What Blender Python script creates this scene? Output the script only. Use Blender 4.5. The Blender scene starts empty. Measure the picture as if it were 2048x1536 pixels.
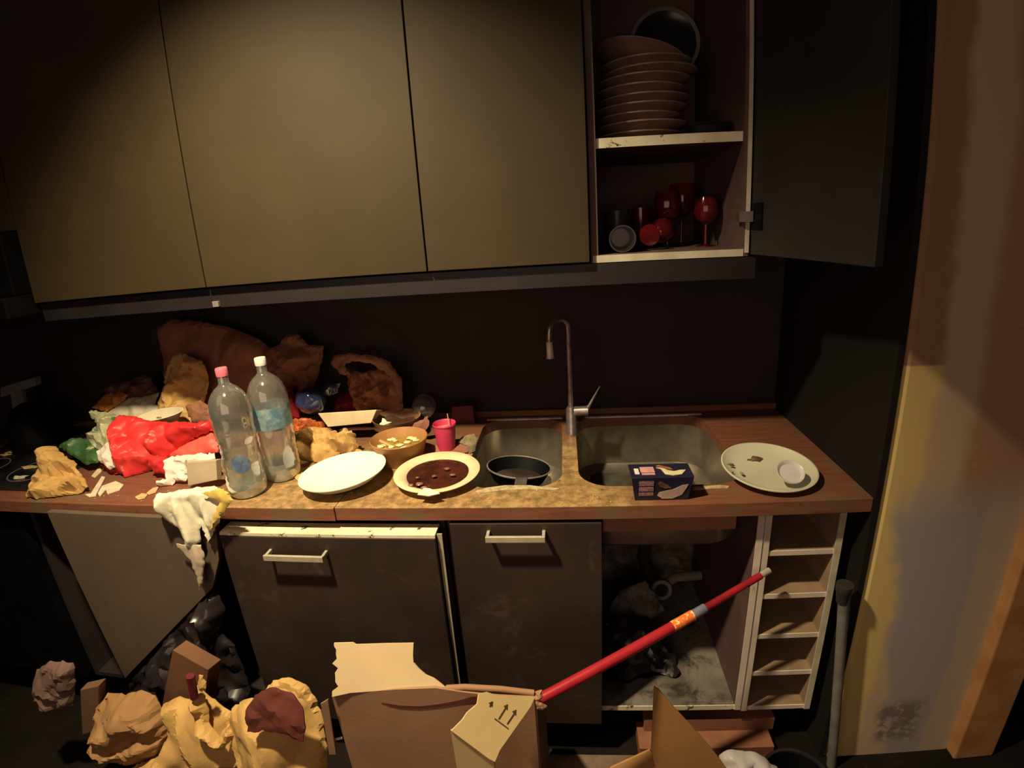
import bpy, bmesh, math, random
import numpy as np
from mathutils import Vector, Matrix, noise as mnoise
from mathutils.geometry import delaunay_2d_cdt
random.seed(7)
SC = bpy.context.scene
COL = SC.collection
PI = math.pi

# ------------------------------------------------------------------ camera (wide lens with barrel distortion)
CAM = Vector((-0.00865, -1.80535, 1.56693))
YAW, PITCH, ROLL, FPX, WMIX = -0.10898, 0.29342, -0.06575, 1051.73761, 0.75318
cy_, sy_, cp_, sp_ = math.cos(YAW), math.sin(YAW), math.cos(PITCH), math.sin(PITCH)
FW = Vector((sy_*cp_, cy_*cp_, -sp_))
R0 = Vector((cy_, -sy_, 0)); U0 = R0.cross(FW)
RT = math.cos(ROLL)*R0 + math.sin(ROLL)*U0
UP = -math.sin(ROLL)*R0 + math.cos(ROLL)*U0
cd = bpy.data.cameras.new('camera')
cam = bpy.data.objects.new('camera', cd); COL.objects.link(cam)
cd.type = 'PANO'
cd.panorama_type = 'FISHEYE_LENS_POLYNOMIAL'
cd.fisheye_fov = math.radians(180)
cd.sensor_fit = 'HORIZONTAL'; cd.sensor_width = 36; cd.sensor_height = 27
cd.fisheye_polynomial_k0 = 0
cd.fisheye_polynomial_k1 = -0.054542
cd.fisheye_polynomial_k2 = 0.000140521
cd.fisheye_polynomial_k3 = 3.09689e-05
cd.fisheye_polynomial_k4 = -6.31484e-07
cd.clip_start = 0.01; cd.clip_end = 50
mw = Matrix.Identity(4)
for i in range(3):
    mw[i][0] = RT[i]; mw[i][1] = UP[i]; mw[i][2] = -FW[i]; mw[i][3] = CAM[i]
cam.matrix_world = mw
SC.camera = cam

# ------------------------------------------------------------------ light, world, exposure
SC.view_settings.view_transform = 'Standard'
SC.view_settings.look = 'None'
SC.view_settings.gamma = 1
SC.view_settings.use_curve_mapping = False
SC.view_settings.exposure = 0.0
wd = bpy.data.worlds.new('world'); SC.world = wd; wd.use_nodes = True
wd.node_tree.nodes['Background'].inputs[0].default_value = (0.5, 0.45, 0.6, 1)
wd.node_tree.nodes['Background'].inputs[1].default_value = 0.012

def spot(name, loc, target, energy, color, size, blend, radius):
    ld = bpy.data.lights.new(name, 'SPOT'); ld.energy = energy; ld.color = color
    ld.spot_size = math.radians(size); ld.spot_blend = blend; ld.shadow_soft_size = radius
    o = bpy.data.objects.new(name, ld); COL.objects.link(o); o.location = loc
    d = Vector(target) - Vector(loc)
    o.rotation_euler = d.to_track_quat('-Z', 'Y').to_euler()
    return o
spot('ceiling_spot', (-0.74, -1.30, 2.50), (-0.60, -0.78, 0.9), 265, (1.0, 0.80, 0.49), 105, 1.0, 0.045)
# weak light bounced in from the rest of the room
ld = bpy.data.lights.new('room_bounce', 'AREA'); ld.energy = 10; ld.color = (1.0, 0.67, 0.47)
ld.shape = 'RECTANGLE'; ld.size = 2.0; ld.size_y = 1.2
lo = bpy.data.objects.new('room_bounce', ld); COL.objects.link(lo)
lo.location = (-0.5, -2.9, 1.5)
lo.rotation_euler = (Vector((0.5, -0.4, 0.9)) - Vector(lo.location)).to_track_quat('-Z', 'Y').to_euler()

# ------------------------------------------------------------------ pixel -> real surface helpers
def ray(u, v):
    a = u-1024; b = 768-v
    r = math.hypot(a, b) + 1e-9
    th = (1-WMIX)*r/FPX + WMIX*math.atan(r/FPX)
    return math.cos(th)*FW + math.sin(th)*(a/r*RT + b/r*UP)
def oz(u, v, Z=0.9):
    d = ray(u, v); return CAM + d*((Z-CAM.z)/d.z)
def oy(u, v, Y):
    d = ray(u, v); return CAM + d*((Y-CAM.y)/d.y)
def oplane(u, v, p0, n):
    d = ray(u, v); return CAM + d*((Vector(p0)-CAM).dot(n)/d.dot(n))

# ------------------------------------------------------------------ materials
def nodes(name):
    m = bpy.data.materials.new(name); m.use_nodes = True
    nt = m.node_tree
    return m, nt, nt.nodes['Principled BSDF']
def coords(nt):
    t = nt.nodes.new('ShaderNodeTexCoord'); return t.outputs['Object']
def ramp(nt, fac, stops, interp='LINEAR'):
    r = nt.nodes.new('ShaderNodeValToRGB'); r.color_ramp.interpolation = interp
    e = r.color_ramp.elements
    while len(e) < len(stops): e.new(0.5)
    for k, (p, c) in enumerate(stops):
        e[k].position = p; e[k].color = (c[0], c[1], c[2], 1)
    nt.links.new(fac, r.inputs[0]); return r.outputs[0]
def noisetex(nt, co, scale, detail=4, rough=.55, dist=0):
    n = nt.nodes.new('ShaderNodeTexNoise'); n.inputs['Scale'].default_value = scale
    n.inputs['Detail'].default_value = detail; n.inputs['Roughness'].default_value = rough
    n.inputs['Distortion'].default_value = dist
    nt.links.new(co, n.inputs['Vector']); return n.outputs['Fac']
def mix(nt, fac, a, b):
    m = nt.nodes.new('ShaderNodeMix'); m.data_type = 'RGBA'
    for s, x in ((0, fac), (6, a), (7, b)):
        if isinstance(x, (tuple, list)): m.inputs[s].default_value = (x[0], x[1], x[2], 1)
        elif isinstance(x, (int, float)): m.inputs[s].default_value = x
        else: nt.links.new(x, m.inputs[s])
    return m.outputs[2]
def M(name, c1, c2=None, scale=8, rough=.6, metal=0, bump=0, bscale=60, spec=.4, lo=.4, hi=.6, spots=None, sscale=14, slo=.62, shi=.7):
    m, nt, b = nodes(name)
    b.inputs['Roughness'].default_value = rough; b.inputs['Metallic'].default_value = metal
    b.inputs['Specular IOR Level'].default_value = spec
    co = coords(nt)
    col = None
    if c2 is None: c2 = tuple(x*.82 for x in c1)
    f = noisetex(nt, co, scale, 6, .6)
    col = ramp(nt, f, [(lo, c1), (hi, c2)])
    if spots:
        g = noisetex(nt, co, sscale, 8, .7, .3)
        k = ramp(nt, g, [(slo, (0, 0, 0)), (shi, (1, 1, 1))])
        col = mix(nt, k, col, spots)
    nt.links.new(col, b.inputs['Base Color'])
    if bump:
        n2 = noisetex(nt, co, bscale, 5, .6)
        bp = nt.nodes.new('ShaderNodeBump'); bp.inputs['Strength'].default_value = bump; bp.inputs['Distance'].default_value = .01
        nt.links.new(n2, bp.inputs['Height']); nt.links.new(bp.outputs[0], b.inputs['Normal'])
    return m
def clear(name, tint, gloss=.12, rough=.05, cloud=0.0, cloudcol=(.8, .8, .8)):
    """thin clear plastic: mostly see-through, reflecting more at grazing angles"""
    m = bpy.data.materials.new(name); m.use_nodes = True; nt = m.node_tree
    nt.nodes.clear()
    out = nt.nodes.new('ShaderNodeOutputMaterial')
    tr = nt.nodes.new('ShaderNodeBsdfTransparent'); tr.inputs[0].default_value = (*tint, 1)
    gl = nt.nodes.new('ShaderNodeBsdfGlossy'); gl.inputs['Roughness'].default_value = rough
    lw = nt.nodes.new('ShaderNodeLayerWeight'); lw.inputs[0].default_value = .35
    mp = nt.nodes.new('ShaderNodeMapRange'); mp.inputs[3].default_value = gloss*.8; mp.inputs[4].default_value = min(1, gloss*4)
    nt.links.new(lw.outputs['Facing'], mp.inputs[0])
    mx = nt.nodes.new('ShaderNodeMixShader')
    nt.links.new(mp.outputs[0], mx.inputs[0]); nt.links.new(tr.outputs[0], mx.inputs[1]); nt.links.new(gl.outputs[0], mx.inputs[2])
    last = mx.outputs[0]
    if cloud:
        df = nt.nodes.new('ShaderNodeBsdfDiffuse'); df.inputs[0].default_value = (*cloudcol, 1)
        m2 = nt.nodes.new('ShaderNodeMixShader'); m2.inputs[0].default_value = cloud
        nt.links.new(last, m2.inputs[1]); nt.links.new(df.outputs[0], m2.inputs[2]); last = m2.outputs[0]
    nt.links.new(last, out.inputs[0])
    return m

MT = {}
MT['door'] = M('taupe_laminate', (.040, .0275, .012), (.035, .024, .0105), 5, .62, bump=.04, bscale=300, spec=.25)
MT['lower'] = M('lower_laminate', (.045, .029, .022), (.031, .020, .016), 4, .55, spots=(.085, .066, .055), sscale=6, slo=.58, shi=.75, spec=.35)
MT['edge'] = M('edge_band', (.62, .58, .46), (.5, .45, .34), 14, .5)
MT['edgedirty'] = M('edge_band_dirty', (.80, .74, .55), (.68, .6, .42), 10, .5, spots=(.05, .03, .02), sscale=26, slo=.58, shi=.63)
MT['carcass'] = M('carcass_board', (.12, .07, .062), (.095, .056, .05), 9, .7)
MT['white_board'] = M('white_melamine', (.74, .64, .54), (.64, .54, .44), 11, .5, spots=(.16, .10, .07), sscale=9, slo=.66, shi=.74)
MT['inner_board'] = M('inner_melamine', (.33, .225, .14), (.27, .18, .11), 9, .6, spots=(.12, .075, .05), sscale=8, slo=.64, shi=.72)
MT['black'] = M('black_plastic', (.003, .003, .004), (.005, .005, .006), 10, .6, spec=.08)
MT['blackgloss'] = M('black_glass', (.008, .008, .01), (.02, .018, .018), 10, .18, spots=(.12, .1, .08), sscale=20, slo=.68, shi=.72)
MT['wall'] = M('dark_wall', (.030, .020, .018), (.022, .015, .013), 3, .75)
MT['steel'] = M('steel', (.42, .38, .31), (.34, .31, .26), 20, .36, metal=.85, bump=.03, bscale=200)
MT['steeldirty'] = M('steel_rim', (.5, .47, .43), (.3, .26, .22), 16, .4, metal=.6)
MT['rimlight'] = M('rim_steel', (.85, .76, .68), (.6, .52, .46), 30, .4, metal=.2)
MT['chrome'] = M('chrome', (.42, .37, .38), (.27, .23, .24), 40, .32, metal=.8)
MT['alu'] = M('brushed_aluminium', (.72, .66, .5), (.62, .56, .42), 30, .35, metal=.45)
MT['kraft'] = M('kraft_paper', (.60, .38, .13), (.50, .30, .10), 12, .8, bump=.08, bscale=90)
MT['kraftdark'] = M('brown_kraft_paper', (.30, .125, .08), (.22, .09, .06), 7, .8, bump=.08, bscale=60)
MT['card'] = M('cardboard', (.37, .205, .115), (.32, .175, .095), 5, .85, bump=.05, bscale=120)  # browner than the flaps, shade of the box front put into the colour
MT['cardb'] = M('cardboard_brown', (.50, .26, .09), (.43, .22, .075), 5, .85, bump=.05, bscale=120)
MT['white'] = M('white_ceramic', (.88, .86, .80), (.84, .82, .76), 5, .25, spec=.5)
MT['offwhite'] = M('ivory_ceramic', (.60, .58, .45), (.55, .53, .40), 7, .35)
MT['pulp'] = M('moulded_pulp', (.78, .66, .42), (.70, .57, .34), 20, .8, bump=.06, bscale=140)
MT['plate_brown'] = M('stacked_stoneware', (.34, .22, .17), (.27, .17, .13), 18, .45)
MT['sauce'] = M('dark_sauce', (.035, .010, .007), (.07, .02, .011), 22, .12, bump=.25, bscale=45, spots=(.22, .12, .08), sscale=30, slo=.66, shi=.72)
MT['red'] = M('red_plastic_film', (.80, .045, .045), (.66, .025, .03), 5, .42, spots=(.90, .40, .34), sscale=13, slo=.58, shi=.66)  # pinkish spots put the bag's highlights into the film colour
MT['redlight'] = M('light_red_film', (.85, .12, .09), (.75, .07, .06), 6, .5)  # lighter copy of the red film, the flap's sheen put into its colour
MT['redlid'] = M('dark_red_film', (.25, .015, .02), (.16, .01, .015), 8, .25)
MT['redglass'] = M('dark_red_glass', (.10, .006, .008), (.05, .004, .006), 8, .12, spec=.7)
MT['pink'] = M('pink_plastic', (.62, .05, .13), (.55, .04, .11), 10, .45)
MT['pinkcap'] = M('rose_cap', (.78, .20, .26), (.7, .16, .22), 10, .4)
MT['cap'] = M('white_cap', (.85, .82, .74), None, 10, .45)
MT['tissue'] = M('white_tissue', (.82, .74, .66), (.74, .64, .56), 9, .9, bump=.1, bscale=50)
MT['towel'] = M('kitchen_paper', (.84, .80, .62), (.76, .70, .52), 9, .9, bump=.1, bscale=50)
MT['yellow'] = M('yellow_cloth', (.80, .60, .16), (.72, .52, .12), 9, .85)
MT['carton'] = M('grey_carton', (.56, .46, .34), (.5, .4, .3), 12, .7)
MT['broth'] = M('yellow_broth', (.36, .24, .035), (.25, .16, .03), 20, .08)
MT['veg'] = M('pale_vegetable', (.80, .72, .45), (.65, .6, .3), 30, .5)
MT['wood_spoon'] = M('wooden_stick', (.66, .42, .2), (.55, .33, .15), 20, .7)
MT['orangefood'] = M('orange_food', (.50, .13, .03), (.22, .05, .02), 25, .4, bump=.3, bscale=60)
MT['bluefilm'] = M('blue_film', (.035, .045, .13), (.018, .024, .07), 12, .10, spec=1)
MT['label'] = M('blue_label', (.10, .20, .27), (.30, .38, .38), 22, .4, lo=.45, hi=.6)
MT['labeldark'] = M('dark_blue_label', (.08, .12, .24), (.20, .26, .32), 18, .4)
MT['water'] = clear('cloudy_plastic_base', (.86, .92, .90), .16, .12, .32, (.62, .68, .62))
MT['bottle'] = clear('clear_bottle_plastic', (.97, .98, .97), .24, .08, .075, (.85, .85, .75))
MT['clearlid'] = clear('clear_lid_plastic', (.90, .90, .88), .12, .12, .10, (.6, .6, .6))
MT['glassy'] = clear('drinking_glass', (.82, .80, .80), .16, .08)
MT['bagclear'] = clear('thin_white_bag', (.8, .8, .8), .10, .35, .65, (.72, .68, .68))
MT['pole'] = M('grey_tube', (.21, .20, .18), (.16, .15, .13), 12, .5)
MT['stickred'] = M('red_paint', (.42, .020, .032), (.36, .016, .026), 12, .35)
MT['stickdark'] = M('worn_red_paint', (.36, .016, .026), (.20, .012, .016), 14, .4)
MT['orange'] = M('orange_sticker', (.85, .20, .05), (.75, .14, .03), 60, .5, spots=(.9, .8, .3), sscale=90, slo=.55, shi=.6)
MT['slate'] = M('slate_sleeve', (.12, .13, .2), (.2, .2, .25), 30, .5)
MT['ink'] = M('dark_ink', (.10, .055, .03), None, 20, .7)
MT['inkred'] = M('smile_ink', (.13, .04, .025), None, 20, .7)
MT['floor'] = M('dark_floor', (.016, .012, .011), (.010, .008, .007), 5, .9, spec=.1, spots=(.03, .02, .015), sscale=12)
MT['plankw'] = M('floor_plank', (.22, .15, .10), (.16, .10, .07), 12, .8)
MT['redboard'] = M('red_brown_board', (.34, .15, .09), (.27, .11, .065), 10, .6)
MT['bagblack'] = M('black_bin_bag', (.018, .014, .016), (.026, .02, .022), 9, .28, spec=.7)
MT['greenfilm'] = M('green_film', (.30, .48, .36), (.2, .36, .27), 20, .3)
MT['navy'] = M('navy_sleeve', (.015, .014, .035), (.02, .018, .045), 12, .35)
MT['pinkprint'] = M('pink_print', (.62, .33, .32), (.55, .27, .27), 60, .5, lo=.45, hi=.55)
MT['whiteprint'] = M('white_print', (.75, .72, .68), None, 60, .5)
MT['pearprint'] = M('pear_print', (.78, .70, .42), (.6, .5, .3), 30, .5)
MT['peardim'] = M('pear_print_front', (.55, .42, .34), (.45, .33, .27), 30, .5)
MT['brownprint'] = M('brown_print', (.30, .09, .03), (.25, .2, .05), 60, .5)
MT['crumb'] = M('crumb', (.62, .48, .25), (.5, .36, .16), 60, .8)
MT['bone'] = M('pale_scrap', (.76, .70, .52), (.66, .58, .4), 30, .7)
MT['resid'] = M('lime_residue', (.50, .42, .25), (.34, .26, .13), 50, .8, lo=.45, hi=.6)
MT['rust'] = M('brown_scrap', (.10, .045, .025), (.16, .08, .04), 50, .6)
MT['snackgreen'] = M('green_foil', (.07, .17, .06), (.04, .11, .04), 12, .35, spots=(.5, .5, .25), sscale=14, slo=.6, shi=.66)
MT['snackpale'] = M('pale_green_foil', (.42, .45, .26), (.60, .58, .38), 13, .35, spots=(.07, .2, .08), sscale=12, slo=.56, shi=.6)
MT['snackorange'] = M('orange_print_foil', (.58, .24, .04), (.42, .13, .02), 40, .45, spots=(.12, .05, .02), sscale=60, slo=.58, shi=.64)
MT['cream'] = M('cream_paper', (.68, .62, .46), (.6, .54, .38), 8, .7)
MT['maroon'] = M('maroon_plastic', (.16, .012, .03), (.10, .01, .02), 8, .5)
MT['moss'] = M('mouldy_rag', (.28, .23, .13), (.12, .10, .06), 30, .8, bump=.2)
MT['greybit'] = M('grey_ware', (.22, .21, .20), (.15, .14, .14), 12, .4)
MT['debris'] = M('grey_rubble', (.28, .25, .23), (.11, .10, .09), 14, .9, bump=.4, bscale=30)
MT['pvc'] = M('grey_pvc', (.30, .29, .27), (.2, .19, .17), 20, .5)
MT['pipedark'] = M('dark_pipe', (.03, .027, .025), (.05, .045, .04), 20, .5)

# worktop: brown wood-look laminate, grimy and worn towards the sink
def worktop_mat():
    m, nt, b = nodes('brown_worktop')
    b.inputs['Roughness'].default_value = .5
    co = nt.nodes.new('ShaderNodeNewGeometry').outputs['Position']
    mp = nt.nodes.new('ShaderNodeMapping'); mp.inputs['Scale'].default_value = (1, 9, 9); nt.links.new(co, mp.inputs[0])
    g = noisetex(nt, mp.outputs[0], 9, 6, .6)
    wood = ramp(nt, g, [(.35, (.17, .062, .036)), (.65, (.24, .092, .05))])
    n = noisetex(nt, co, 7, 8, .65, .2)
    k = ramp(nt, n, [(.5, (0, 0, 0)), (.62, (1, 1, 1))])
    surface_film = mix(nt, k, wood, (.16, .10, .05))
    # worn strip in front of the sink and the left sink: pale, mottled
    sx = nt.nodes.new('ShaderNodeSeparateXYZ'); nt.links.new(co, sx.inputs[0])
    def step(o, a, bb):
        r = nt.nodes.new('ShaderNodeMapRange'); r.interpolation_type = 'SMOOTHSTEP'
        r.inputs[1].default_value = a; r.inputs[2].default_value = bb; nt.links.new(o, r.inputs[0]); return r.outputs[0]
    def mul(a, bb):
        r = nt.nodes.new('ShaderNodeMath'); r.operation = 'MULTIPLY'; nt.links.new(a, r.inputs[0]); nt.links.new(bb, r.inputs[1]); return r.outputs[0]
    w = mul(mul(step(sx.outputs[0], -1.25, -.75), step(sx.outputs[0], .22, .08)), step(sx.outputs[1], -.17, -.34))
    top = step(sx.outputs[2], .896, .899)
    n2 = noisetex(nt, co, 30, 6, .7)
    pat = ramp(nt, n2, [(.40, (.44, .28, .12)), (.47, (.34, .21, .085)), (.6, (.20, .125, .05))])
    c = mix(nt, mul(w, top), surface_film, pat)
    n3 = noisetex(nt, co, 60, 4, .7)
    kk = ramp(nt, n3, [(.66, (0, 0, 0)), (.70, (1, 1, 1))])
    c = mix(nt, kk, c, (.05, .03, .02))
    nt.links.new(c, b.inputs['Base Color'])
    bp = nt.nodes.new('ShaderNodeBump'); bp.inputs['Strength'].default_value = .08
    nt.links.new(n2, bp.inputs['Height']); nt.links.new(bp.outputs[0], b.inputs['Normal'])
    return m
MT['worktop'] = worktop_mat()

def plaster_mat():
    m, nt, b = nodes('patched_plaster')
    b.inputs['Roughness'].default_value = .85
    co = coords(nt)
    n = noisetex(nt, co, 5, 6, .6)
    sx = nt.nodes.new('ShaderNodeSeparateXYZ'); nt.links.new(co, sx.inputs[0])
    def math_(op, a, bb):
        r = nt.nodes.new('ShaderNodeMath'); r.operation = op
        for i, x in enumerate((a, bb)):
            if isinstance(x, (int, float)): r.inputs[i].default_value = x
            else: nt.links.new(x, r.inputs[i])
        return r.outputs[0]
    def step(o, a, bb):
        r = nt.nodes.new('ShaderNodeMapRange'); r.interpolation_type = 'SMOOTHSTEP'
        r.inputs[1].default_value = a; r.inputs[2].default_value = bb; nt.links.new(o, r.inputs[0]); return r.outputs[0]
    jit = math_('MULTIPLY', math_('SUBTRACT', n, .5), .10)
    X = math_('ADD', sx.outputs[0], jit); Z = math_('ADD', sx.outputs[2], jit)
    c = (.72, .54, .20)                                                     # yellow paint
    ca = mix(nt, step(sx.outputs[2], 1.225, 1.232), c, (.36, .21, .11))    # brown paint above
    cb = mix(nt, step(X, .815, .850), ca, (.58, .42, .28))     # paler band
    cc = mix(nt, step(X, .91, .96), cb, (.46, .27, .16))                 # brown band
    low = math_('MULTIPLY', step(Z, .98, .80), step(math_('ADD', X, math_('MULTIPLY', Z, .16)), .905, .945))
    cd_ = mix(nt, low, cc, (.40, .355, .35))                                 # grey filler, low down
    low2 = math_('MULTIPLY', low, step(X, 1.02, 1.05))
    cd_ = mix(nt, low2, cd_, (.50, .40, .29))
    n2 = noisetex(nt, co, 26, 8, .75)
    mold = math_('MULTIPLY', math_('MULTIPLY', step(n2, .42, .52), step(Z, .24, .19)), math_('MULTIPLY', step(Z, .03, .09), math_('MULTIPLY', step(X, .86, .9), step(X, 1.03, .98))))
    ce = mix(nt, mold, cd_, (.22, .17, .15))
    n3 = noisetex(nt, co, 18, 6, .7)
    ce = mix(nt, math_('MULTIPLY', step(n3, .6, .68), .4), ce, (.55, .45, .34))
    nt.links.new(ce, b.inputs['Base Color'])
    bp = nt.nodes.new('ShaderNodeBump'); bp.inputs['Strength'].default_value = .15
    nt.links.new(n3, bp.inputs['Height']); nt.links.new(bp.outputs[0], b.inputs['Normal'])
    return m
MT['plaster'] = plaster_mat()
MT['trimwood'] = M('brown_trim_wood', (.50, .26, .11), (.40, .19, .075), 7, .6, spots=(.05, .035, .03), sscale=6, slo=.60, shi=.75)

# ------------------------------------------------------------------ mesh helpers
class MB:
    def __init__(s): s.v = []; s.f = []
    def add(s, vs, fs):
        k = len(s.v); s.v += [tuple(x) for x in vs]; s.f += [tuple(i+k for i in f) for f in fs]; return s
    def box(s, x0, x1, y0, y1, z0, z1):
        vs = [(x, y, z) for z in (z0, z1) for y in (y0, y1) for x in (x0, x1)]
        return s.add(vs, [(0, 2, 3, 1), (4, 5, 7, 6), (0, 1, 5, 4), (2, 6, 7, 3), (0, 4, 6, 2), (1, 3, 7, 5)])
    def slab(s, pts, d):
        """polygon pts (3D, planar) extruded by vector d"""
        n = len(pts); d = Vector(d)
        vs = [Vector(p) for p in pts] + [Vector(p)+d for p in pts]
        fs = [tuple(range(n))[::-1], tuple(range(n, 2*n))] + [(i, (i+1) % n, n+(i+1) % n, n+i) for i in range(n)]
        return s.add(vs, fs)
    def tube(s, pts, r, seg=12, cap=True):
        pts = [Vector(p) for p in pts]; rs = r if isinstance(r, (list, tuple)) else [r]*len(pts)
        t0 = (pts[1]-pts[0]).normalized()
        a = t0.orthogonal().normalized(); vs = []
        for i, p in enumerate(pts):
            t = ((pts[min(i+1, len(pts)-1)]-pts[max(i-1, 0)])).normalized()
            a = (a - a.dot(t)*t).normalized(); b = t.cross(a)
            for k in range(seg):
                q = 2*PI*k/seg; vs.append(p + rs[i]*(math.cos(q)*a+math.sin(q)*b))
        fs = []
        for i in range(len(pts)-1):
            for k in range(seg):
                k2 = (k+1) % seg; fs.append((i*seg+k, i*seg+k2, (i+1)*seg+k2, (i+1)*seg+k))
        if cap:
            fs.append(tuple(range(seg))[::-1]); fs.append(tuple((len(pts)-1)*seg+k for k in range(seg)))
        return s.add(vs, fs)
    def lathe(s, prof, c=(0, 0, 0), seg=48, sx=1, sy=1, mat=None, wob=None, cap=True):
        c = Vector(c); vs = []; fs = []
        for (r, z) in prof:
            for k in range(seg):
                q = 2*PI*k/seg
                rr = r*(wob(q, z) if wob else 1)
                p = Vector((rr*math.cos(q)*sx, rr*math.sin(q)*sy, z))
                if mat is not None: p = mat @ p
                vs.append(c+p)
        n = len(prof)
        for i in range(n-1):
            for k in range(seg):
                k2 = (k+1) % seg; fs.append((i*seg+k, i*seg+k2, (i+1)*seg+k2, (i+1)*seg+k))
        if prof[0] == prof[-1]: cap = False
        if cap and prof[0][0] > 0: fs.append(tuple(range(seg))[::-1])
        if cap and prof[-1][0] > 0: fs.append(tuple((n-1)*seg+k for k in range(seg)))
        return s.add(vs, fs)
    def blob(s, c, r, sc=(1, 1, 1), seg=10, seed=0, amp=.25):
        c = Vector(c); vs = []; fs = []; n = seg; h = seg//2
        for i in range(h+1):
            t = PI*i/h
            for k in range(n):
                q = 2*PI*k/n
                d = Vector((math.sin(t)*math.cos(q), math.sin(t)*math.sin(q), math.cos(t)))
                a = 1+amp*mnoise.noise(d*1.7+Vector((seed*3.1, seed, 0)))*2
                vs.append(c+Vector((d.x*sc[0], d.y*sc[1], d.z*sc[2]))*r*a)
        for i in range(h):
            for k in range(n):
                k2 = (k+1) % n; fs.append((i*n+k, (i+1)*n+k, (i+1)*n+k2, i*n+k2))
        return s.add(vs, fs)

def obj(name, mb, mat, parent=None, smooth=None, bevel=0, base=None, smoothall=False, label=None):
    me = bpy.data.meshes.new(name)
    V = np.array([tuple(v) for v in mb.v], float)
    if parent is not None:
        org = Vector(parent.location); q_ = parent.parent
        while q_ is not None: org += Vector(q_.location); q_ = q_.parent
    elif base is not None: org = Vector(base)
    else: org = Vector(((V[:, 0].min()+V[:, 0].max())/2, (V[:, 1].min()+V[:, 1].max())/2, V[:, 2].min()))
    me.from_pydata([tuple(Vector(v)-org) for v in mb.v], [], mb.f)
    bm = bmesh.new(); bm.from_mesh(me)
    bmesh.ops.remove_doubles(bm, verts=bm.verts, dist=1e-6)
    bmesh.ops.recalc_face_normals(bm, faces=bm.faces)
    if smooth is not None:
        for f in bm.faces: f.smooth = True
        for e in bm.edges:
            if len(e.link_faces) == 2 and e.calc_face_angle(0) > math.radians(smooth): e.smooth = False
    bm.to_mesh(me); bm.free()
    o = bpy.data.objects.new(name, me); COL.objects.link(o)
    if isinstance(mat, (list, tuple)):
        for m in mat: me.materials.append(m)
    else: me.materials.append(mat)
    if parent is not None:
        o.parent = parent
    else: o.location = org
    # keep procedural patterns in scene units wherever the object sits
    if bevel:
        b = o.modifiers.new('bevel', 'BEVEL'); b.width = bevel; b.segments = 2; b.limit_method = 'ANGLE'
    if label: o['label'] = label
    return o
def tag(o, label, cat, group=None):
    o['label'] = label; o['category'] = cat
    if group: o['group'] = group
    return o
def thing(name, loc, label, cat, group=None):
    o = bpy.data.objects.new(name, None); COL.objects.link(o); o.location = loc; o.empty_display_size = .05
    return tag(o, label, cat, group)
def struct(name, mb, mat, parent=None, **k):
    k.setdefault('base', (0, 0, 0))
    o = obj(name, mb, mat, parent, **k); o['kind'] = 'structure'; return o
def single(name, mb, mat, label, cat, group=None, **k):
    return tag(obj(name, mb, mat, None, **k), label, cat, group)

def crease_field(seed, n, L, ext):
    """piecewise-flat random relief: the facets of crumpled paper"""
    rg = np.random.RandomState(seed)
    lo, hi = ext; lo = lo-L*1.5; hi = hi+L*1.5
    nx = int((hi[0]-lo[0])/L)+2; ny = int((hi[1]-lo[1])/L)+2
    Q = np.array([(lo[0]+(i+.5*(j % 2))*L, lo[1]+j*L) for j in range(ny) for i in range(nx)])
    Q += rg.uniform(-.42, .42, Q.shape)*L
    H = rg.uniform(-1, 1, len(Q))
    r = delaunay_2d_cdt([Vector(q) for q in Q], [], [], 0, 1e-7)
    V = np.array([tuple(p) for p in r[0]]); hh = np.array([H[o[0]] if len(o) else 0 for o in r[3]])
    T = [tuple(f) for f in r[2]]
    def h(p):
        out = np.zeros(len(p))
        for a, b, c in T:
            A, B, C_ = V[a], V[b], V[c]
            m = ((p >= np.minimum(np.minimum(A, B), C_)-1e-9) & (p <= np.maximum(np.maximum(A, B), C_)+1e-9)).all(1)
            if not m.any(): continue
            q = p[m]; d = (B[1]-C_[1])*(A[0]-C_[0])+(C_[0]-B[0])*(A[1]-C_[1])
            if abs(d) < 1e-14: continue
            w0 = ((B[1]-C_[1])*(q[:, 0]-C_[0])+(C_[0]-B[0])*(q[:, 1]-C_[1]))/d
            w1 = ((C_[1]-A[1])*(q[:, 0]-C_[0])+(A[0]-C_[0])*(q[:, 1]-C_[1]))/d
            w2 = 1-w0-w1
            ins = (w0 >= -1e-9) & (w1 >= -1e-9) & (w2 >= -1e-9)
            idx = np.where(m)[0][ins]
            out[idx] = w0[ins]*hh[a]+w1[ins]*hh[b]+w2[ins]*hh[c]
        return out
    return h
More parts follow.
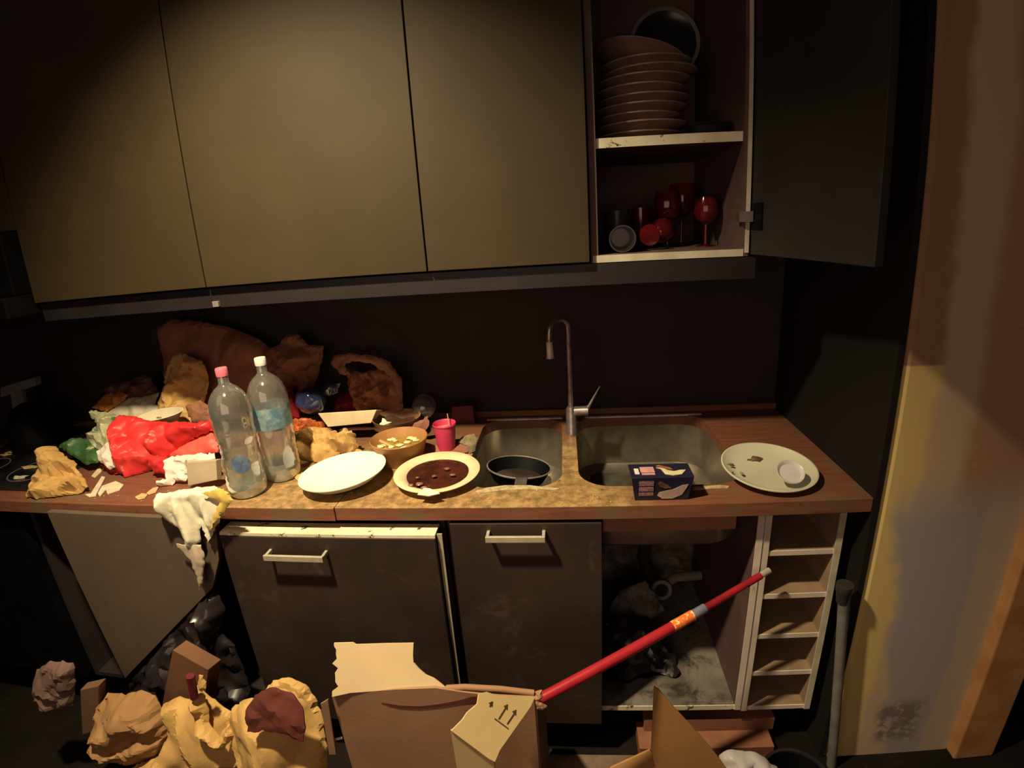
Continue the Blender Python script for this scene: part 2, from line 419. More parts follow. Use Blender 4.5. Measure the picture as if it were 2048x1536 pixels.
def crumple_mb(px, *, aniso=1, fine=.3, y0, z0, lean, thick, amp, seed=0, res=.009, L=.05, ncre=26, edge=.02, zmin=.902, rag=.002, back=.3, holes=None, tiltx=0, ymax=None):
    """Crumpled sheet / bag: a filled outline on a leaning plane, given a swelling body and sharp creases"""
    e2 = Vector((0, lean, 1)).normalized(); e1 = Vector((1, tiltx, 0)).normalized()
    n = e1.cross(e2).normalized()
    P0 = Vector((0, y0, z0))
    poly = []
    for (u, v) in px:
        q = oplane(u, v, P0, n)-P0; poly.append((q.dot(e1), q.dot(e2)))
    poly = np.array(poly); rg = np.random.RandomState(seed+99)
    den = []
    for i in range(len(poly)):
        a, b = poly[i], poly[(i+1) % len(poly)]; k = max(1, int(np.linalg.norm(b-a)/res))
        for j in range(k):
            t = j/k; p = a+(b-a)*t
            if j: p = p + rg.normal(0, rag, 2)
            den.append(p)
    den = np.array(den); thick = thick*.75; res = res*.85
    lo = den.min(0); hi = den.max(0)
    gx = np.arange(lo[0], hi[0], res); gy = np.arange(lo[1], hi[1], res*.87)
    G = np.array([(x+(res/2 if j % 2 else 0), y) for j, y in enumerate(gy) for x in gx])
    G = G + rg.normal(0, res*.12, G.shape)
    def inside(p, pl):
        r = np.zeros(len(p), bool); m = len(pl)
        for i in range(m):
            a, b = pl[i], pl[(i+1) % m]
            c = ((a[1] > p[:, 1]) != (b[1] > p[:, 1]))
            xi = (b[0]-a[0])*(p[:, 1]-a[1])/((b[1]-a[1]) if abs(b[1]-a[1]) > 1e-12 else 1e-12)+a[0]
            r ^= c & (p[:, 0] < xi)
        return r
    def dist(p):
        d = np.full(len(p), 9.)
        m = len(den)
        for i in range(m):
            a, b = den[i], den[(i+1) % m]; ab = b-a; t = np.clip(((p-a)@ab)/(ab@ab+1e-12), 0, 1)
            d = np.minimum(d, np.linalg.norm(p-(a+t[:, None]*ab), axis=1))
        return d
    G = G[inside(G, den)]; G = G[dist(G) > res*.45] if len(G) else G
    pts = np.vstack([den, G]) if len(G) else den
    nb = len(den)
    res_ = delaunay_2d_cdt([Vector(p) for p in pts], [(i, (i+1) % nb) for i in range(nb)], [], 1, 1e-7)
    P = np.array([tuple(p) for p in res_[0]]); F = [tuple(f) for f in res_[2]]
    d = dist(P); R = max(d.max(), 1e-4)
    dome = np.sqrt(np.clip(1-(1-d/R)**2, 0, 1))
    L = L*.62
    W_ = np.stack([P[:, 0]+.25*L*np.sin(P[:, 1]*aniso/L*1.3+seed), (P[:, 1]+.25*L*np.sin(P[:, 0]/L*1.1)-lo[1])*aniso+lo[1]], 1)
    f = crease_field(seed, ncre, L, (lo, hi))(W_); f = (f-f.mean())/(f.std()+1e-9)
    f2 = crease_field(seed+5, ncre*3, L*.42, (lo, hi))(W_); f2 = (f2-f2.mean())/(f2.std()+1e-9)
    ed = np.minimum(1, d/edge)*.75+.25
    hf = thick*dome + amp*ed*(f+fine*f2)*.62 + .0015
    hb = -thick*back*dome + amp*ed*(f+fine*f2)*.3 - .0015
    hb = np.minimum(hb, hf-.002)
    m = len(P)
    vs = [P0+e1*p[0]+e2*p[1]+n*h for p, h in zip(P, hf)]+[P0+e1*p[0]+e2*p[1]+n*h for p, h in zip(P, hb)]
    if zmin is not None:
        for v in vs:
            if v.z < zmin: v.z = zmin
    if ymax is not None:
        for v in vs: v.y = min(v.y, ymax)
    fs = list(F)+[tuple(i+m for i in f_[::-1]) for f_ in F]
    cnt = {}
    for f_ in F:
        for i in range(len(f_)):
            a, b = f_[i], f_[(i+1) % len(f_)]
            cnt[(a, b)] = 1
    for (a, b) in cnt:
        if (b, a) not in cnt: fs.append((b, a, a+m, b+m))
    mb = MB(); mb.add(vs, fs); return mb
def crumple(name, px, mat, label=None, cat=None, parent=None, group=None, smooth=17, **k):
    mb = crumple_mb(px, **k)
    o = obj(name, mb, mat, parent, smooth=smooth)
    if parent is None: tag(o, label, cat, group)
    elif label: o['label'] = label
    return o

# ================================================================== THE ROOM
WT = .9; YF = -.66; WX0, WX1 = -2.35, .724
struct('floor', MB().box(-3.2, 2.4, -3.4, .1, -.05, 0), MT['floor'])
struct('wall_back', MB().box(-3.2, 2.4, 0.0, .1, 0, 2.7), MT['wall'])
struct('wall_left', MB().box(-3.3, -3.2, -3.4, .1, 0, 2.7), MT['wall'])
# right partition: plastered end face with a rounded, slightly irregular near edge
pr = MB()
pts = [(.742, -.02), (.742, -.645), (.748, -.655), (.76, -.66), (1.13, -.66), (1.13, -.02)]
pr.slab([(x, y, 0) for x, y in pts], (0, 0, 2.7))
struct('wall_right', pr, MT['plaster'])
struct('trim_1', MB().box(1.13, 1.26, -.70, -.60, 0, 2.7), MT['trimwood'], bevel=.006)
struct('wall_passage', MB().box(1.26, 2.4, -.2, -.02, 0, 2.7), MT['wall'])
single('end_panel', MB().box(.7255, .7415, -.662, -.003, 0, 2.6), M('black_brown_panel', (.010, .007, .0065), (.007, .005, .005), 4, .7),
       'black full-height end panel between the kitchen units and the yellow wall', 'panel')

# ------------------------------------------------------------------ wall cabinets
UX = [-2.16, -1.548, -.954, -.342, .058, .436]; ZU = 1.472; ZT = 2.42; YU = -.51
DN = [('tall closed wall cabinet door above the cooker hood, leftmost of the row', 1.685),
      ('closed wall cabinet above the paper bags, between the hood and the widest door', ZU),
      ('widest closed wall cabinet, above the white plate and the clear bottles', ZU),
      ('closed wall cabinet directly left of the open one', ZU)]
def carcass(t, x0, x1, z0, z1, y0=YU+.021, wallmat='carcass'):
    m = MB(); T = .017
    m.box(x0, x0+T, y0, -.002, z0, z1).box(x1-T, x1, y0, -.002, z0, z1)
    m.box(x0+T, x1-T, y0, -.002, z1-T, z1).box(x0+T, x1-T, -.010, -.002, z0+T, z1-T)
    return obj('carcass', m, MT[wallmat], t)
for i, (lab, z0) in enumerate(DN):
    x0, x1 = UX[i]+.002, UX[i+1]-.002
    t = thing('wall_cabinet', ((x0+x1)/2, YU/2, z0), lab, 'cabinet', 'wall cabinets above the worktop')
    carcass(t, x0, x1, z0+.004, ZT)
    obj('bottom_panel', MB().box(x0+.018, x1-.018, YU+.021, -.012, z0+.004, z0+.02), MT['carcass'], t)
    obj('door', MB().box(x0, x1, YU, YU+.018, z0, ZT), MT['door'], t, bevel=.0012)
# the open one
x0, x1 = UX[4]+.003, UX[5]
t = thing('wall_cabinet', ((x0+x1)/2, YU/2, ZU), 'open wall cabinet with stacked plates above and red glasses below', 'cabinet', 'wall cabinets above the worktop')
carcass(t, x0, x1, ZU-.004, ZT, YU+.02)
m = MB().box(x0+.018, x1-.018, YU+.022, -.012, ZU-.002, ZU+.014); obj('bottom_panel', m, MT['carcass'], t)
obj('bottom_edge', MB().box(x0+.004, x1-.012, YU+.0185, YU+.022, ZU-.004, ZU+.013), MT['edge'], t, label='pale edge strip along the cabinet floor')
obj('side_edge', MB().box(x1-.009, x1, YU+.0165, YU+.020, ZU+.004, ZT), MT['edge'], t, label='pale worn edge strip of the right side')
sh = obj('shelf', MB().box(x0+.018, x1-.018, YU+.032, -.012, 1.732, 1.752), MT['carcass'], t)
obj('shelf_edge', MB().box(x0+.018, x1-.018, YU+.028, YU+.032, 1.731, 1.753), MT['edgedirty'], sh, label='cream front edge of the shelf')
# its door, swung open past ninety degrees
hx, hy = x1+.004, YU+.018
ang = math.atan2(-.90+.49, .525-.44)
dx, dy = math.cos(ang), math.sin(ang); nx, ny = -dy, dx
W = .40
dpts = [(hx, hy), (hx+dx*W, hy+dy*W), (hx+dx*W+nx*.018, hy+dy*W+ny*.018), (hx+nx*.018, hy+ny*.018)]
obj('door', MB().slab([(x, y, ZU) for x, y in dpts], (0, 0, ZT-ZU)), M('door_inside', (.026, .021, .019), (.02, .016, .015), 5, .6), t, bevel=.0012, label='open door seen from its dark inner side')
for zz in (1.56, 2.32):
    hg = obj('hinge', MB().box(x1-.03, x1+.002, YU+.0, YU+.03, zz-.012, zz+.012), MT['steel'], t)
    obj('hinge_cup', MB().slab([(hx+dx*.01-nx*.004, hy+dy*.01-ny*.004, zz-.03), (hx+dx*.05-nx*.004, hy+dy*.05-ny*.004, zz-.03), (hx+dx*.05, hy+dy*.05, zz-.03), (hx+dx*.01, hy+dy*.01, zz-.03)], (0, 0, .06)), MT['black'], hg)
# pelmet below the cabinets
t = thing('light_pelmet', (-.56, YU+.04, 1.414), 'dark board running under the row of wall cabinets', 'pelmet')
obj('front_board', MB().box(-1.548, .455, YU+.02, YU+.036, 1.414, ZU-.006), M('pelmet_dark', (.016, .012, .013), (.012, .009, .010), 6, .5), t)
obj('underside', MB().box(-1.548, .455, YU+.036, -.004, 1.45, ZU-.006), MT['carcass'], t)
obj('clip', MB().box(-.953, -.935, YU+.010, YU+.02, 1.417, 1.432), MT['steeldirty'], t, bevel=.001)
# cooker hood
t = thing('cooker_hood', (-1.85, -.3, 1.44), 'black cooker hood at the left end, partly cut by the frame', 'hood')
obj('canopy', MB().box(-2.16, -1.553, -.60, -.004, 1.44, 1.50), MT['black'], t, bevel=.004)
obj('body', MB().box(-2.14, -1.556, -.56, -.004, 1.50, 1.68), MT['black'], t, bevel=.004)

# ------------------------------------------------------------------ worktop with two sink cut-outs
def rrect(x0, x1, y0, y1, r, n=8):
    P = []
    for cx, cy, a0 in ((x1-r, y1-r, 0), (x0+r, y1-r, PI/2), (x0+r, y0+r, PI), (x1-r, y0+r, 1.5*PI)):
        for k in range(n+1):
            a = a0+PI/2*k/n; P.append((cx+r*math.cos(a), cy+r*math.sin(a)))
    return P
BAS = [(-.305, -.030, -.560, -.045, .085), (.016, .455, -.560, -.045, .09)]
def slab_holes(rect, holes, z0, z1):
    x0, x1, y0, y1 = rect
    V = [(x0, y0), (x1, y0), (x1, y1), (x0, y1)]; E = [(0, 1), (1, 2), (2, 3), (3, 0)]
    for h in holes:
        k = len(V); V += h; E += [(k+i, k+(i+1) % len(h)) for i in range(len(h))]
    r = delaunay_2d_cdt([Vector(p) for p in V], E, [], 0, 1e-7)
    P = [tuple(p) for p in r[0]]; F = []
    def inside(p, pl):
        c = False
        for i in range(len(pl)):
            a, b = pl[i], pl[(i+1) % len(pl)]
            if (a[1] > p[1]) != (b[1] > p[1]) and p[0] < (b[0]-a[0])*(p[1]-a[1])/(b[1]-a[1])+a[0]: c = not c
        return c
    for f in r[2]:
        c = (sum(P[i][0] for i in f)/len(f), sum(P[i][1] for i in f)/len(f))
        if not any(inside(c, h) for h in holes): F.append(tuple(f))
    n = len(P); mb = MB()
    vs = [(x, y, z1) for x, y in P]+[(x, y, z0) for x, y in P]
    fs = list(F)+[tuple(i+n for i in f[::-1]) for f in F]; cnt = set()
    for f in F:
        for i in range(len(f)): cnt.add((f[i], f[(i+1) % len(f)]))
    for (a, b) in cnt:
        if (b, a) not in cnt: fs.append((b, a, a+n, b+n))
    return mb.add(vs, fs)
holes = [rrect(*b) for b in BAS]
t = thing('worktop', (-.8, -.33, .862), 'long dirty brown worktop carrying the rubbish and the sink', 'worktop')
obj('main_slab', slab_holes((-.618, WX1, YF, -.003), holes, .862, WT), MT['worktop'], t, bevel=.0015)
obj('left_slab', MB().box(WX0, -.6195, YF-.004, -.003, .862, WT), MT['worktop'], t, bevel=.0015)
obj('upstand', MB().box(WX0, WX1, -.022, -.003, WT+.0005, WT+.022), MT['worktop'], t, bevel=.001)
# residue strips along the front of the sinks
for px, nm in (([(950, 984), (972, 977), (1010, 972), (1060, 972), (1092, 976), (1120, 978), (1112, 981), (1060, 980), (1012, 981), (960, 988)], 'pale plaster-like strip of residue in front of the left basin'),
               ([(1384, 975), (1440, 971), (1458, 973), (1456, 977), (1384, 980)], 'pale strip of residue beside the twin dessert pack')):
    pp = [oz(u, v, WT) for u, v in px]
    single('residue_strip', MB().slab([(p.x, p.y, WT+.0006) for p in pp], (0, 0, .0015)), MT['resid'], nm, 'residue', 'strips of residue by the sink')

# sink
t = thing('sink', (.08, -.3, .66), 'double-bowl stainless steel sink let into the brown worktop', 'sink')
for (bx0, bx1, by0, by1, rr), D, nm in zip(BAS, (.19, .19), ('left', 'right')):
    m = MB(); n = 8
    levels = [(0.0, 0.0, .8985), (-.002, 0.0, .892), (.004, 0, .72), (.02, 0, .705), (.05, 0, .70)]
    rings = []
    for (ins, _, z) in levels:
        rings.append([(x, y, z) for x, y in rrect(bx0+ins-.0, bx1-ins, by0+ins, by1-ins, max(.02, rr-ins*.6), n)])
    k = len(rings[0]); vs = [p for r in rings for p in r]; fs = []
    for i in range(len(rings)-1):
        for j in range(k): fs.append((i*k+j, i*k+(j+1) % k, (i+1)*k+(j+1) % k, (i+1)*k+j))
    fs.append(tuple((len(rings)-1)*k+j for j in range(k)))
    m.add(vs, fs)
    b = obj('basin', m, MT['steel'], t, smooth=40)
    obj('surface_film', MB().slab([(x, y, .7012) for x, y in rrect(bx0+.045, bx1-.045, by0+.045, by1-.045, .04)], (0, 0, .001)), M('sink_floor_film', (.045, .036, .026), (.09, .08, .06), 12, .5), b)  # thin dark sheet covering the basin floor
    cx, cyy = (bx0+bx1)/2, (by0+by1)/2
    obj('drain', MB().lathe([(0, .7005), (.04, .7005), (.042, .7035), (.045, .7005)], (cx, cyy, 0), 32), MT['chrome'], b, smooth=40)
obj('rear_rim_highlight', MB().box(-.300, -.030, -.056, -.044, .8985, .9035), MT['rimlight'], t)  # pale strips standing in for the highlight along the basins' back edge
obj('rear_rim_highlight', MB().box(.050, .455, -.056, -.044, .8985, .9035), MT['rimlight'], t)

# tap
tb = oz(1144, 868, .9)
fx, fy = tb.x, tb.y
t = thing('tap', (fx, fy, .9), 'swan-neck chrome tap standing on the sink divider', 'tap')
obj('base', MB().lathe([(.0, .9005), (.020, .9005), (.020, .908), (.0175, .912), (.017, .985), (.013, .995), (.0, .995)], (fx, fy, 0), 28), MT['chrome'], t, smooth=40)
top = oy(1128, 634, fy); tip = oy(1101, 716, fy-.06)
rad = .034; neck = [(fx, fy, .985)]
for k in range(1, 7): neck.append((fx, fy, .985+(top.z-rad-.985)*k/6))
dv = Vector((tip.x-fx, tip.y-fy, 0)); span = dv.length; dv.normalize()
for k in range(1, 11):
    a = PI*k/10; neck.append(tuple(Vector((fx, fy, top.z-rad))+dv*(span/2*(1-math.cos(a)))+Vector((0, 0, rad*math.sin(a)))))
e = neck[-1]; neck.append((e[0]-.001, e[1]-.001, e[2]-.03))
obj('spout', MB().tube(neck, .0085, 14), MT['chrome'], t, smooth=50)
obj('spray_head', MB().tube([(e[0]-.001, e[1]-.001, e[2]-.028), (tip.x, tip.y, tip.z+.012), (tip.x, tip.y, tip.z)], [.0095, .0105, .0125], 18), MT['rimlight'], t, smooth=40)
vz = oy(1178, 822, fy).z
obj('valve_body', MB().tube([(fx+.010, fy, vz), (fx+.055, fy-.003, vz+.002)], .0165, 18), MT['chrome'], t, smooth=50)
lv = oy(1200, 772, fy)
obj('lever', MB().tube([(fx+.045, fy-.003, vz), (fx+.058, fy-.004, vz+.02), tuple(lv)], [.010, .005, .0025], 10), MT['chrome'], t, smooth=50)

# ------------------------------------------------------------------ hob
t = thing('hob', (-1.95, -.33, .901), 'black glass hob littered with crumbs at the left end of the worktop', 'hob')
obj('glass_plate', MB().box(-2.24, -1.66, -.60, -.06, .9008, .907), MT['blackgloss'], t, bevel=.001)
for (a, b_, r) in ((-1.82, -.46, .09), (-1.82, -.2, .075), (-2.08, -.44, .075), (-2.08, -.2, .09)):
    obj('cooking_ring', MB().lathe([(r-.004, .9072), (r-.004, .9078), (r, .9078), (r, .9072), (r-.004, .9072)], (a, b_, 0), 40), MT['greybit'], t)

# ------------------------------------------------------------------ base units
YB = -.64
# oven / dark unit under the hob
t = thing('base_cabinet', (-2.0, -.33, 0), 'black unit under the hob, lost in the dark at the left edge', 'cabinet')
obj('body', MB().box(-2.33, -1.735, -.60, -.01, .15, .858), MT['black'], t)
obj('front', MB().box(-2.33, -1.735, -.63, -.602, .17, .858), MT['black'], t, bevel=.002)
# dark open bay with the broken door hanging in front
t = thing('base_cabinet', (-1.35, -.33, 0), 'open dark base unit behind the crooked broken door', 'cabinet')
m = MB().box(-1.73, -1.714, -.60, -.01, .15, .858).box(-.985, -.969, -.60, -.01, .15, .858).box(-1.714, -.985, -.60, -.01, .15, .166).box(-1.714, -.985, -.02, -.01, .166, .858)
obj('carcass', m, MT['wall'], t)
p = [oy(u, v, -.686) for u, v in ((93, 1024), (250, 1357), (425, 1176), (438, 1120), (430, 1040))]
single('broken_door', MB().slab(p, (0, .018, 0)), M('loose_door', (.135, .100, .068), (.115, .085, .058), 4, .6),
       'broken grey-brown cabinet door hanging crooked, its corner pointing at the floor', 'door', bevel=.0012)
# dishwasher-width drawer front, pulled forward
t = thing('base_cabinet', (-.66, -.33, 0), 'drawer unit with a dark smeared front and cream top edge, below the bottles', 'cabinet')
m = MB().box(-.962, -.946, -.60, -.01, .15, .856).box(-.362, -.346, -.60, -.01, .15, .856).box(-.946, -.362, -.60, -.01, .15, .166).box(-.946, -.362, -.02, -.01, .166, .856)
obj('carcass', m, MT['carcass'], t)
obj('top_edge', MB().box(-.956, -.352, -.685, -.630, .826, .8345), MT['edgedirty'], t, label='cream top edge with dark dirt')
fr = obj('front', MB().box(-.956, -.352, -.688, -.668, .165, .8255), MT['lower'], t, bevel=.0015)
def bar_handle(xa, xb, z, y, parent, drop=.0):
    mm = MB().box(xa, xb, y-.036, y-.028, z-.012, z+.004)
    mm.box(xa, xa+.008, y-.028, y, z-.010, z+.002).box(xb-.008, xb, y-.028, y, z-.010, z+.002)
    return obj('handle', mm, MT['alu'], parent, bevel=.001, label='square aluminium bar handle')
bar_handle(-.813, -.645, .787, -.688, fr)
# under-sink unit: left door kept, right door gone
t = thing('base_cabinet', (.06, -.33, 0), 'under-sink unit with its right door missing and the pipes exposed', 'cabinet')
obj('side_panel', MB().box(-.338, -.322, -.60, -.01, .15, .856), MT['carcass'], t)
obj('side_panel', MB().box(.462, .478, -.618, -.01, .17, .858), MT['carcass'], t)
obj('back_panel', MB().box(-.322, .462, -.012, -.004, .185, .70), M('mouldy_back', (.30, .25, .19), (.10, .085, .07), 9, .85, spots=(.45, .42, .38), sscale=7, slo=.55, shi=.62), t)
obj('cabinet_floor', MB().box(-.322, .462, -.615, -.012, .170, .184), M('dusty_floor', (.20, .18, .15), (.11, .095, .08), 7, .85, spots=(.03, .025, .02), sscale=6, slo=.52, shi=.62), t)
obj('floor_edge', MB().box(-.322, .462, -.6185, -.6155, .169, .186), MT['edgedirty'], t, label='cream front edge of the cabinet floor')
obj('side_edge', MB().box(.462, .479, -.6215, -.6185, .17, .858), MT['white_board'], t, label='pale front edge of the right side')
obj('front_rail', MB().box(.07, .40, -.64, -.62, .815, .859), MT['redboard'], t, label='red-brown rail above the missing door')
dr = obj('door', MB().box(-.318, .066, -.66, -.642, .16, .852), MT['lower'], t, bevel=.0015)
bar_handle(-.222, -.074, .832, -.66, dr)
obj('edge_profile', MB().slab([(-.350, -.672, .83), (-.337, -.672, .83), (-.340, -.672, .22), (-.346, -.672, .22)], (0, .004, 0)), MT['alu'], t, label='dull aluminium strip in the gap beside the door')
# pipes
t = thing('sink_trap', (.30, -.3, .2), 'grey drain trap with a pale union ring under the sink', 'pipe')
c = oy(1322, 1178, -.22)
obj('union_ring', MB().lathe([(.024, -.012), (.036, -.012), (.038, 0), (.036, .012), (.024, .012), (.024, -.012)], c, 32, mat=Matrix.Rotation(math.radians(72), 3, 'X')), MT['pvc'], t, smooth=40, label='pale ring of the pipe joint')
obj('elbow', MB().tube([(c.x, c.y+.012, c.z-.004), (c.x-.01, c.y+.05, c.z-.01), (c.x-.04, c.y+.06, c.z+.03), (c.x-.06, c.y+.05, c.z+.10), (c.x-.055, c.y+.02, c.z+.19), (.235, -.30, .695)], [.026, .026, .025, .022, .022, .022], 16), MT['pipedark'], t, smooth=60)
obj('waste_pipe', MB().tube([(c.x+.02, c.y+.03, c.z), (c.x+.06, c.y+.04, c.z+.02), (.455, c.y+.05, c.z+.02)], .017, 14), MT['pvc'], t, smooth=60)
obj('lower_bend', MB().tube([(c.x-.005, c.y+.02, c.z-.02), (c.x-.01, c.y+.01, c.z-.06), (c.x-.03, c.y, c.z-.085), (c.x-.05, c.y+.01, c.z-.06)], .017, 14), MT['pipedark'], t, smooth=60)
crumple('bin_bag', [(1206, 1240), (1260, 1225), (1310, 1250), (1350, 1310), (1360, 1370), (1206, 1395)], MT['bagblack'],
        'black crumpled bag lying on the floor of the open under-sink unit', 'bag', y0=-.46, z0=.19, lean=.6, thick=.04, amp=.02, seed=3, zmin=.186, L=.08, res=.014)
crumple('rag', [(1206, 1068), (1238, 1066), (1256, 1075), (1262, 1120), (1240, 1135), (1208, 1112)], MT['debris'],
        'pale grey rag hanging at the back of the open under-sink unit', 'rag', y0=-.12, z0=.6, lean=0, thick=.015, amp=.012, seed=4, zmin=.186)
crumple('rag', [(1240, 1180), (1290, 1160), (1330, 1220), (1300, 1240), (1215, 1225)], MT['debris'],
        'grey crumpled rag beside the drain trap', 'rag', y0=-.30, z0=.3, lean=.3, thick=.03, amp=.02, seed=5, zmin=.186)

# bottle rack unit
t = thing('bottle_rack', (.585, -.33, .16), 'narrow open bottle rack with five compartments beside the wall', 'rack')
xa, xb = .482, .688
obj('side_panel', MB().box(xa, xa+.016, -.615, -.01, .162, .858), MT['inner_board'], t)
obj('side_panel', MB().box(xb-.016, xb, -.615, -.01, .162, .858), MT['inner_board'], t)
obj('back_panel', MB().box(xa+.016, xb-.016, -.30, -.292, .178, .858), MT['inner_board'], t)
zs = [.170, .308, .446, .584, .722]
for z in zs:
    s_ = obj('shelf', MB().box(xa+.016, xb-.016, -.612, -.30, z-.008, z+.006), MT['inner_board'], t)
    obj('shelf_edge', MB().box(xa+.016, xb-.016, -.6155, -.612, z-.008, z+.006), MT['white_board'], s_)
obj('front_edge', MB().box(xa-.0005, xa+.0165, -.619, -.6155, .162, .858), MT['white_board'], t, label='pale front edge of the left side')
obj('front_edge', MB().box(xb-.0165, xb+.0005, -.619, -.6155, .162, .858), MT['edge'], t, label='cream front edge of the right side')
single('plinth', MB().box(-1.73, .70, -.56, -.545, 0.001, .15), MT['black'], 'black recessed plinth along the foot of the base units', 'plinth')

# ================================================================== inside the open wall cabinet
def plate_mb(c, r, h=.02, tilt=None, rim=.72, th=.004, seg=56, sx=1, sy=1):
    pr = [(0, 0), (r*.55, 0), (r*rim, h*.25), (r, h), (r, h+th*.6), (r*rim*.98, h*.25+th), (r*.52, th), (0, th)]
    return MB().lathe(pr, c, seg, sx, sy, mat=tilt)
ords = ['topmost', 'second', 'third', 'fourth', 'fifth', 'sixth', 'seventh', 'eighth', 'ninth', 'tenth', 'eleventh', 'twelfth']
zz = 1.7535; PL = []
radii = [.118, .126, .112, .124, .125, .120, .126, .128, .122, .128, .127, .130]
hh = [.026]*3+[.024]*9
first = obj('plate', MB().lathe([(0, 0), (.07, 0), (.095, .012), (.13, .022), (.131, .0255), (.094, .0165), (.068, .004), (0, .004)], (0, 0, 0), 56), MT['plate_brown'], None, smooth=35, base=(0, 0, 0))
step_ = .0216
for k in range(9):
    i = 8-k
    o = first if k == 0 else first.copy()
    if k: COL.objects.link(o)
    s_ = radii[k]/.13*.93
    o.location = (.205+.006*math.sin(k*2.1)+(.012 if k > 6 else 0)+k*.002, -.30+.006*math.cos(k*1.7), 1.7535+k*step_)
    o.scale = (s_, s_, 1); o.rotation_euler = (0, math.radians(.0 if k < 8 else 0), k*.7)
    lab = 'bottom plate' if i == 8 else ('topmost plate' if i == 0 else ords[i]+' plate from the top')
    tag(o, lab+' in the brown stack on the open cabinet shelf', 'plate', 'plates stacked in the open wall cabinet')
# tilted wider plate crowning the pile
single('plate', plate_mb((.212, -.27, 1.958), .122, .02, Matrix.Rotation(math.radians(14), 3, 'Y') @ Matrix.Rotation(math.radians(-6), 3, 'X')), MT['plate_brown'],
       'large plate tilted to the right on top of the brown plate stack', 'plate', smooth=35)
# round platter standing upright behind the stack
pcn = oy(1328, 90, -.075); pr_ = .414-pcn.x
t = thing('platter', (pcn.x, -.05, 1.7535), 'round dark platter with a pale rim standing upright behind the plate stack', 'platter')
Ru = Matrix.Rotation(math.radians(86), 3, 'X')
obj('platter_body', MB().lathe([(0, 0), (pr_-.03, .002), (pr_-.006, .012), (pr_-.006, .015), (pr_-.03, .006), (0, .004)], pcn, 64, mat=Ru), MT['blackgloss'], t, smooth=35)
obj('rim', MB().lathe([(pr_-.008, .010), (pr_+.002, .012), (pr_+.003, .016), (pr_-.008, .016), (pr_-.008, .010)], pcn, 72, mat=Ru), MT['greybit'], t, smooth=35, label='rim with its highlight painted pale grey')  # highlight along the platter's edge put into the ring's grey colour
c = oy(1455, 250, -.40)
single('oval_dish', MB().lathe([(0, 0), (.045, 0), (.056, .026), (.060, .028), (.058, .031), (.053, .029), (.042, .004), (0, .004)], (.365, -.38, 1.7532), 40, 1, 1.1), MT['blackgloss'],
       'small black dish at the front right of the upper shelf', 'dish', smooth=40)
# lower compartment: tumblers and glasses
gz = 1.4865
def tumbler_mb(c, r, h, tilt=None, th=.003):
    return MB().lathe([(0, 0), (r*.82, 0), (r, h), (r-th, h), (r*.8-th, th*2), (0, th*2)], c, 36, mat=tilt)
def lying(yaw, c, r, h, top=0):
    R = Matrix.Rotation(yaw, 3, 'Z') @ Matrix.Rotation(math.radians(90), 3, 'X')
    return tumbler_mb(c, r, h, R)
c = oy(1247, 460, -.44)
single('tumbler', lying(-.05, (c.x, -.36, gz+.034), .033, .10), MT['blackgloss'], 'tumbler lying on its side with its round mouth facing out', 'glass', 'glasses in the open wall cabinet', smooth=35)
single('tumbler', tumbler_mb((.150, -.24, gz), .040, .105), M('smoky_glass', (.05, .04, .038), (.035, .028, .026), 9, .3), 'dark grey beaker standing behind the lying tumbler', 'glass', 'glasses in the open wall cabinet', smooth=35)
single('box', MB().box(.08, .135, -.22, -.13, gz, gz+.085), M('brown_box', (.03, .02, .018), None, 9, .7), 'dark box in the left corner of the lower compartment', 'box')
single('tumbler', tumbler_mb((.222, -.20, gz), .028, .11), MT['redglass'], 'slim dark red tumbler between the grey beaker and the wine glasses', 'glass', 'glasses in the open wall cabinet', smooth=35)
def goblet(c, tilt, lab, s=1.0):
    t = thing('wine_glass', c, lab, 'glass', 'glasses in the open wall cabinet')
    Mx = tilt
    b = [(0.0, .066), (.012, .068), (.030, .082), (.038, .105), (.036, .13), (.030, .150), (.028, .150), (.034, .13), (.036, .106), (.028, .085), (0, .072)]
    obj('bowl', MB().lathe([(r*s, z*s) for r, z in b], c, 32, mat=Mx), MT['redglass'], t, smooth=40)
    obj('stem', MB().lathe([(0, .004), (.0045, .006), (.0035, .04), (.006, .066), (0, .068)] if s else [], c, 16, mat=Mx), MT['redglass'], t, smooth=40)
    obj('foot', MB().lathe([(0, 0), (.030*s, 0), (.030*s, .002), (.004, .006), (0, .006)], c, 32, mat=Mx), MT['redglass'], t, smooth=40)
goblet((.285, -.27, gz), Matrix.Identity(3), 'red wine glass standing in the middle of the lower compartment')
goblet((.345, -.17, gz), Matrix.Identity(3), 'tall red wine glass at the back right of the lower compartment', 1.15)
goblet((.215, -.40, gz+.038), Matrix.Rotation(math.radians(62), 3, 'Z') @ Matrix.Rotation(math.radians(86), 3, 'Y'), 'red wine glass lying on its side right of the round tumbler mouth', .9)
goblet((.375, -.33, gz), Matrix.Identity(3), 'dim red wine glass nearest the open door hinge', .85)

# ================================================================== things on the worktop
def ell_plate(name, c, r, prof, mat, label, cat, rx=1, ry=1, rot=0, tiltx=0, tilty=0, **k):
    R = Matrix.Rotation(rot, 3, 'Z') @ Matrix.Rotation(tiltx, 3, 'X') @ Matrix.Rotation(tilty, 3, 'Y') @ Matrix.Diagonal((rx, ry, 1))
    return MB().lathe(prof, c, 72, mat=R)
ZW = WT+.001
# white deep plate
white = [(0, 0), (.060, 0), (.062, .003), (.095, .016), (.122, .036), (.1225, .0385), (.119, .0385), (.092, .020), (.062, .008), (0, .007)]
single('deep_plate', ell_plate(0, (-.640, -.528, ZW+.004), 0, white, 0, 0, 0, tiltx=math.radians(1), tilty=math.radians(-4)), MT['white'],
       'clean white deep plate on the front edge of the worktop', 'plate', smooth=40)
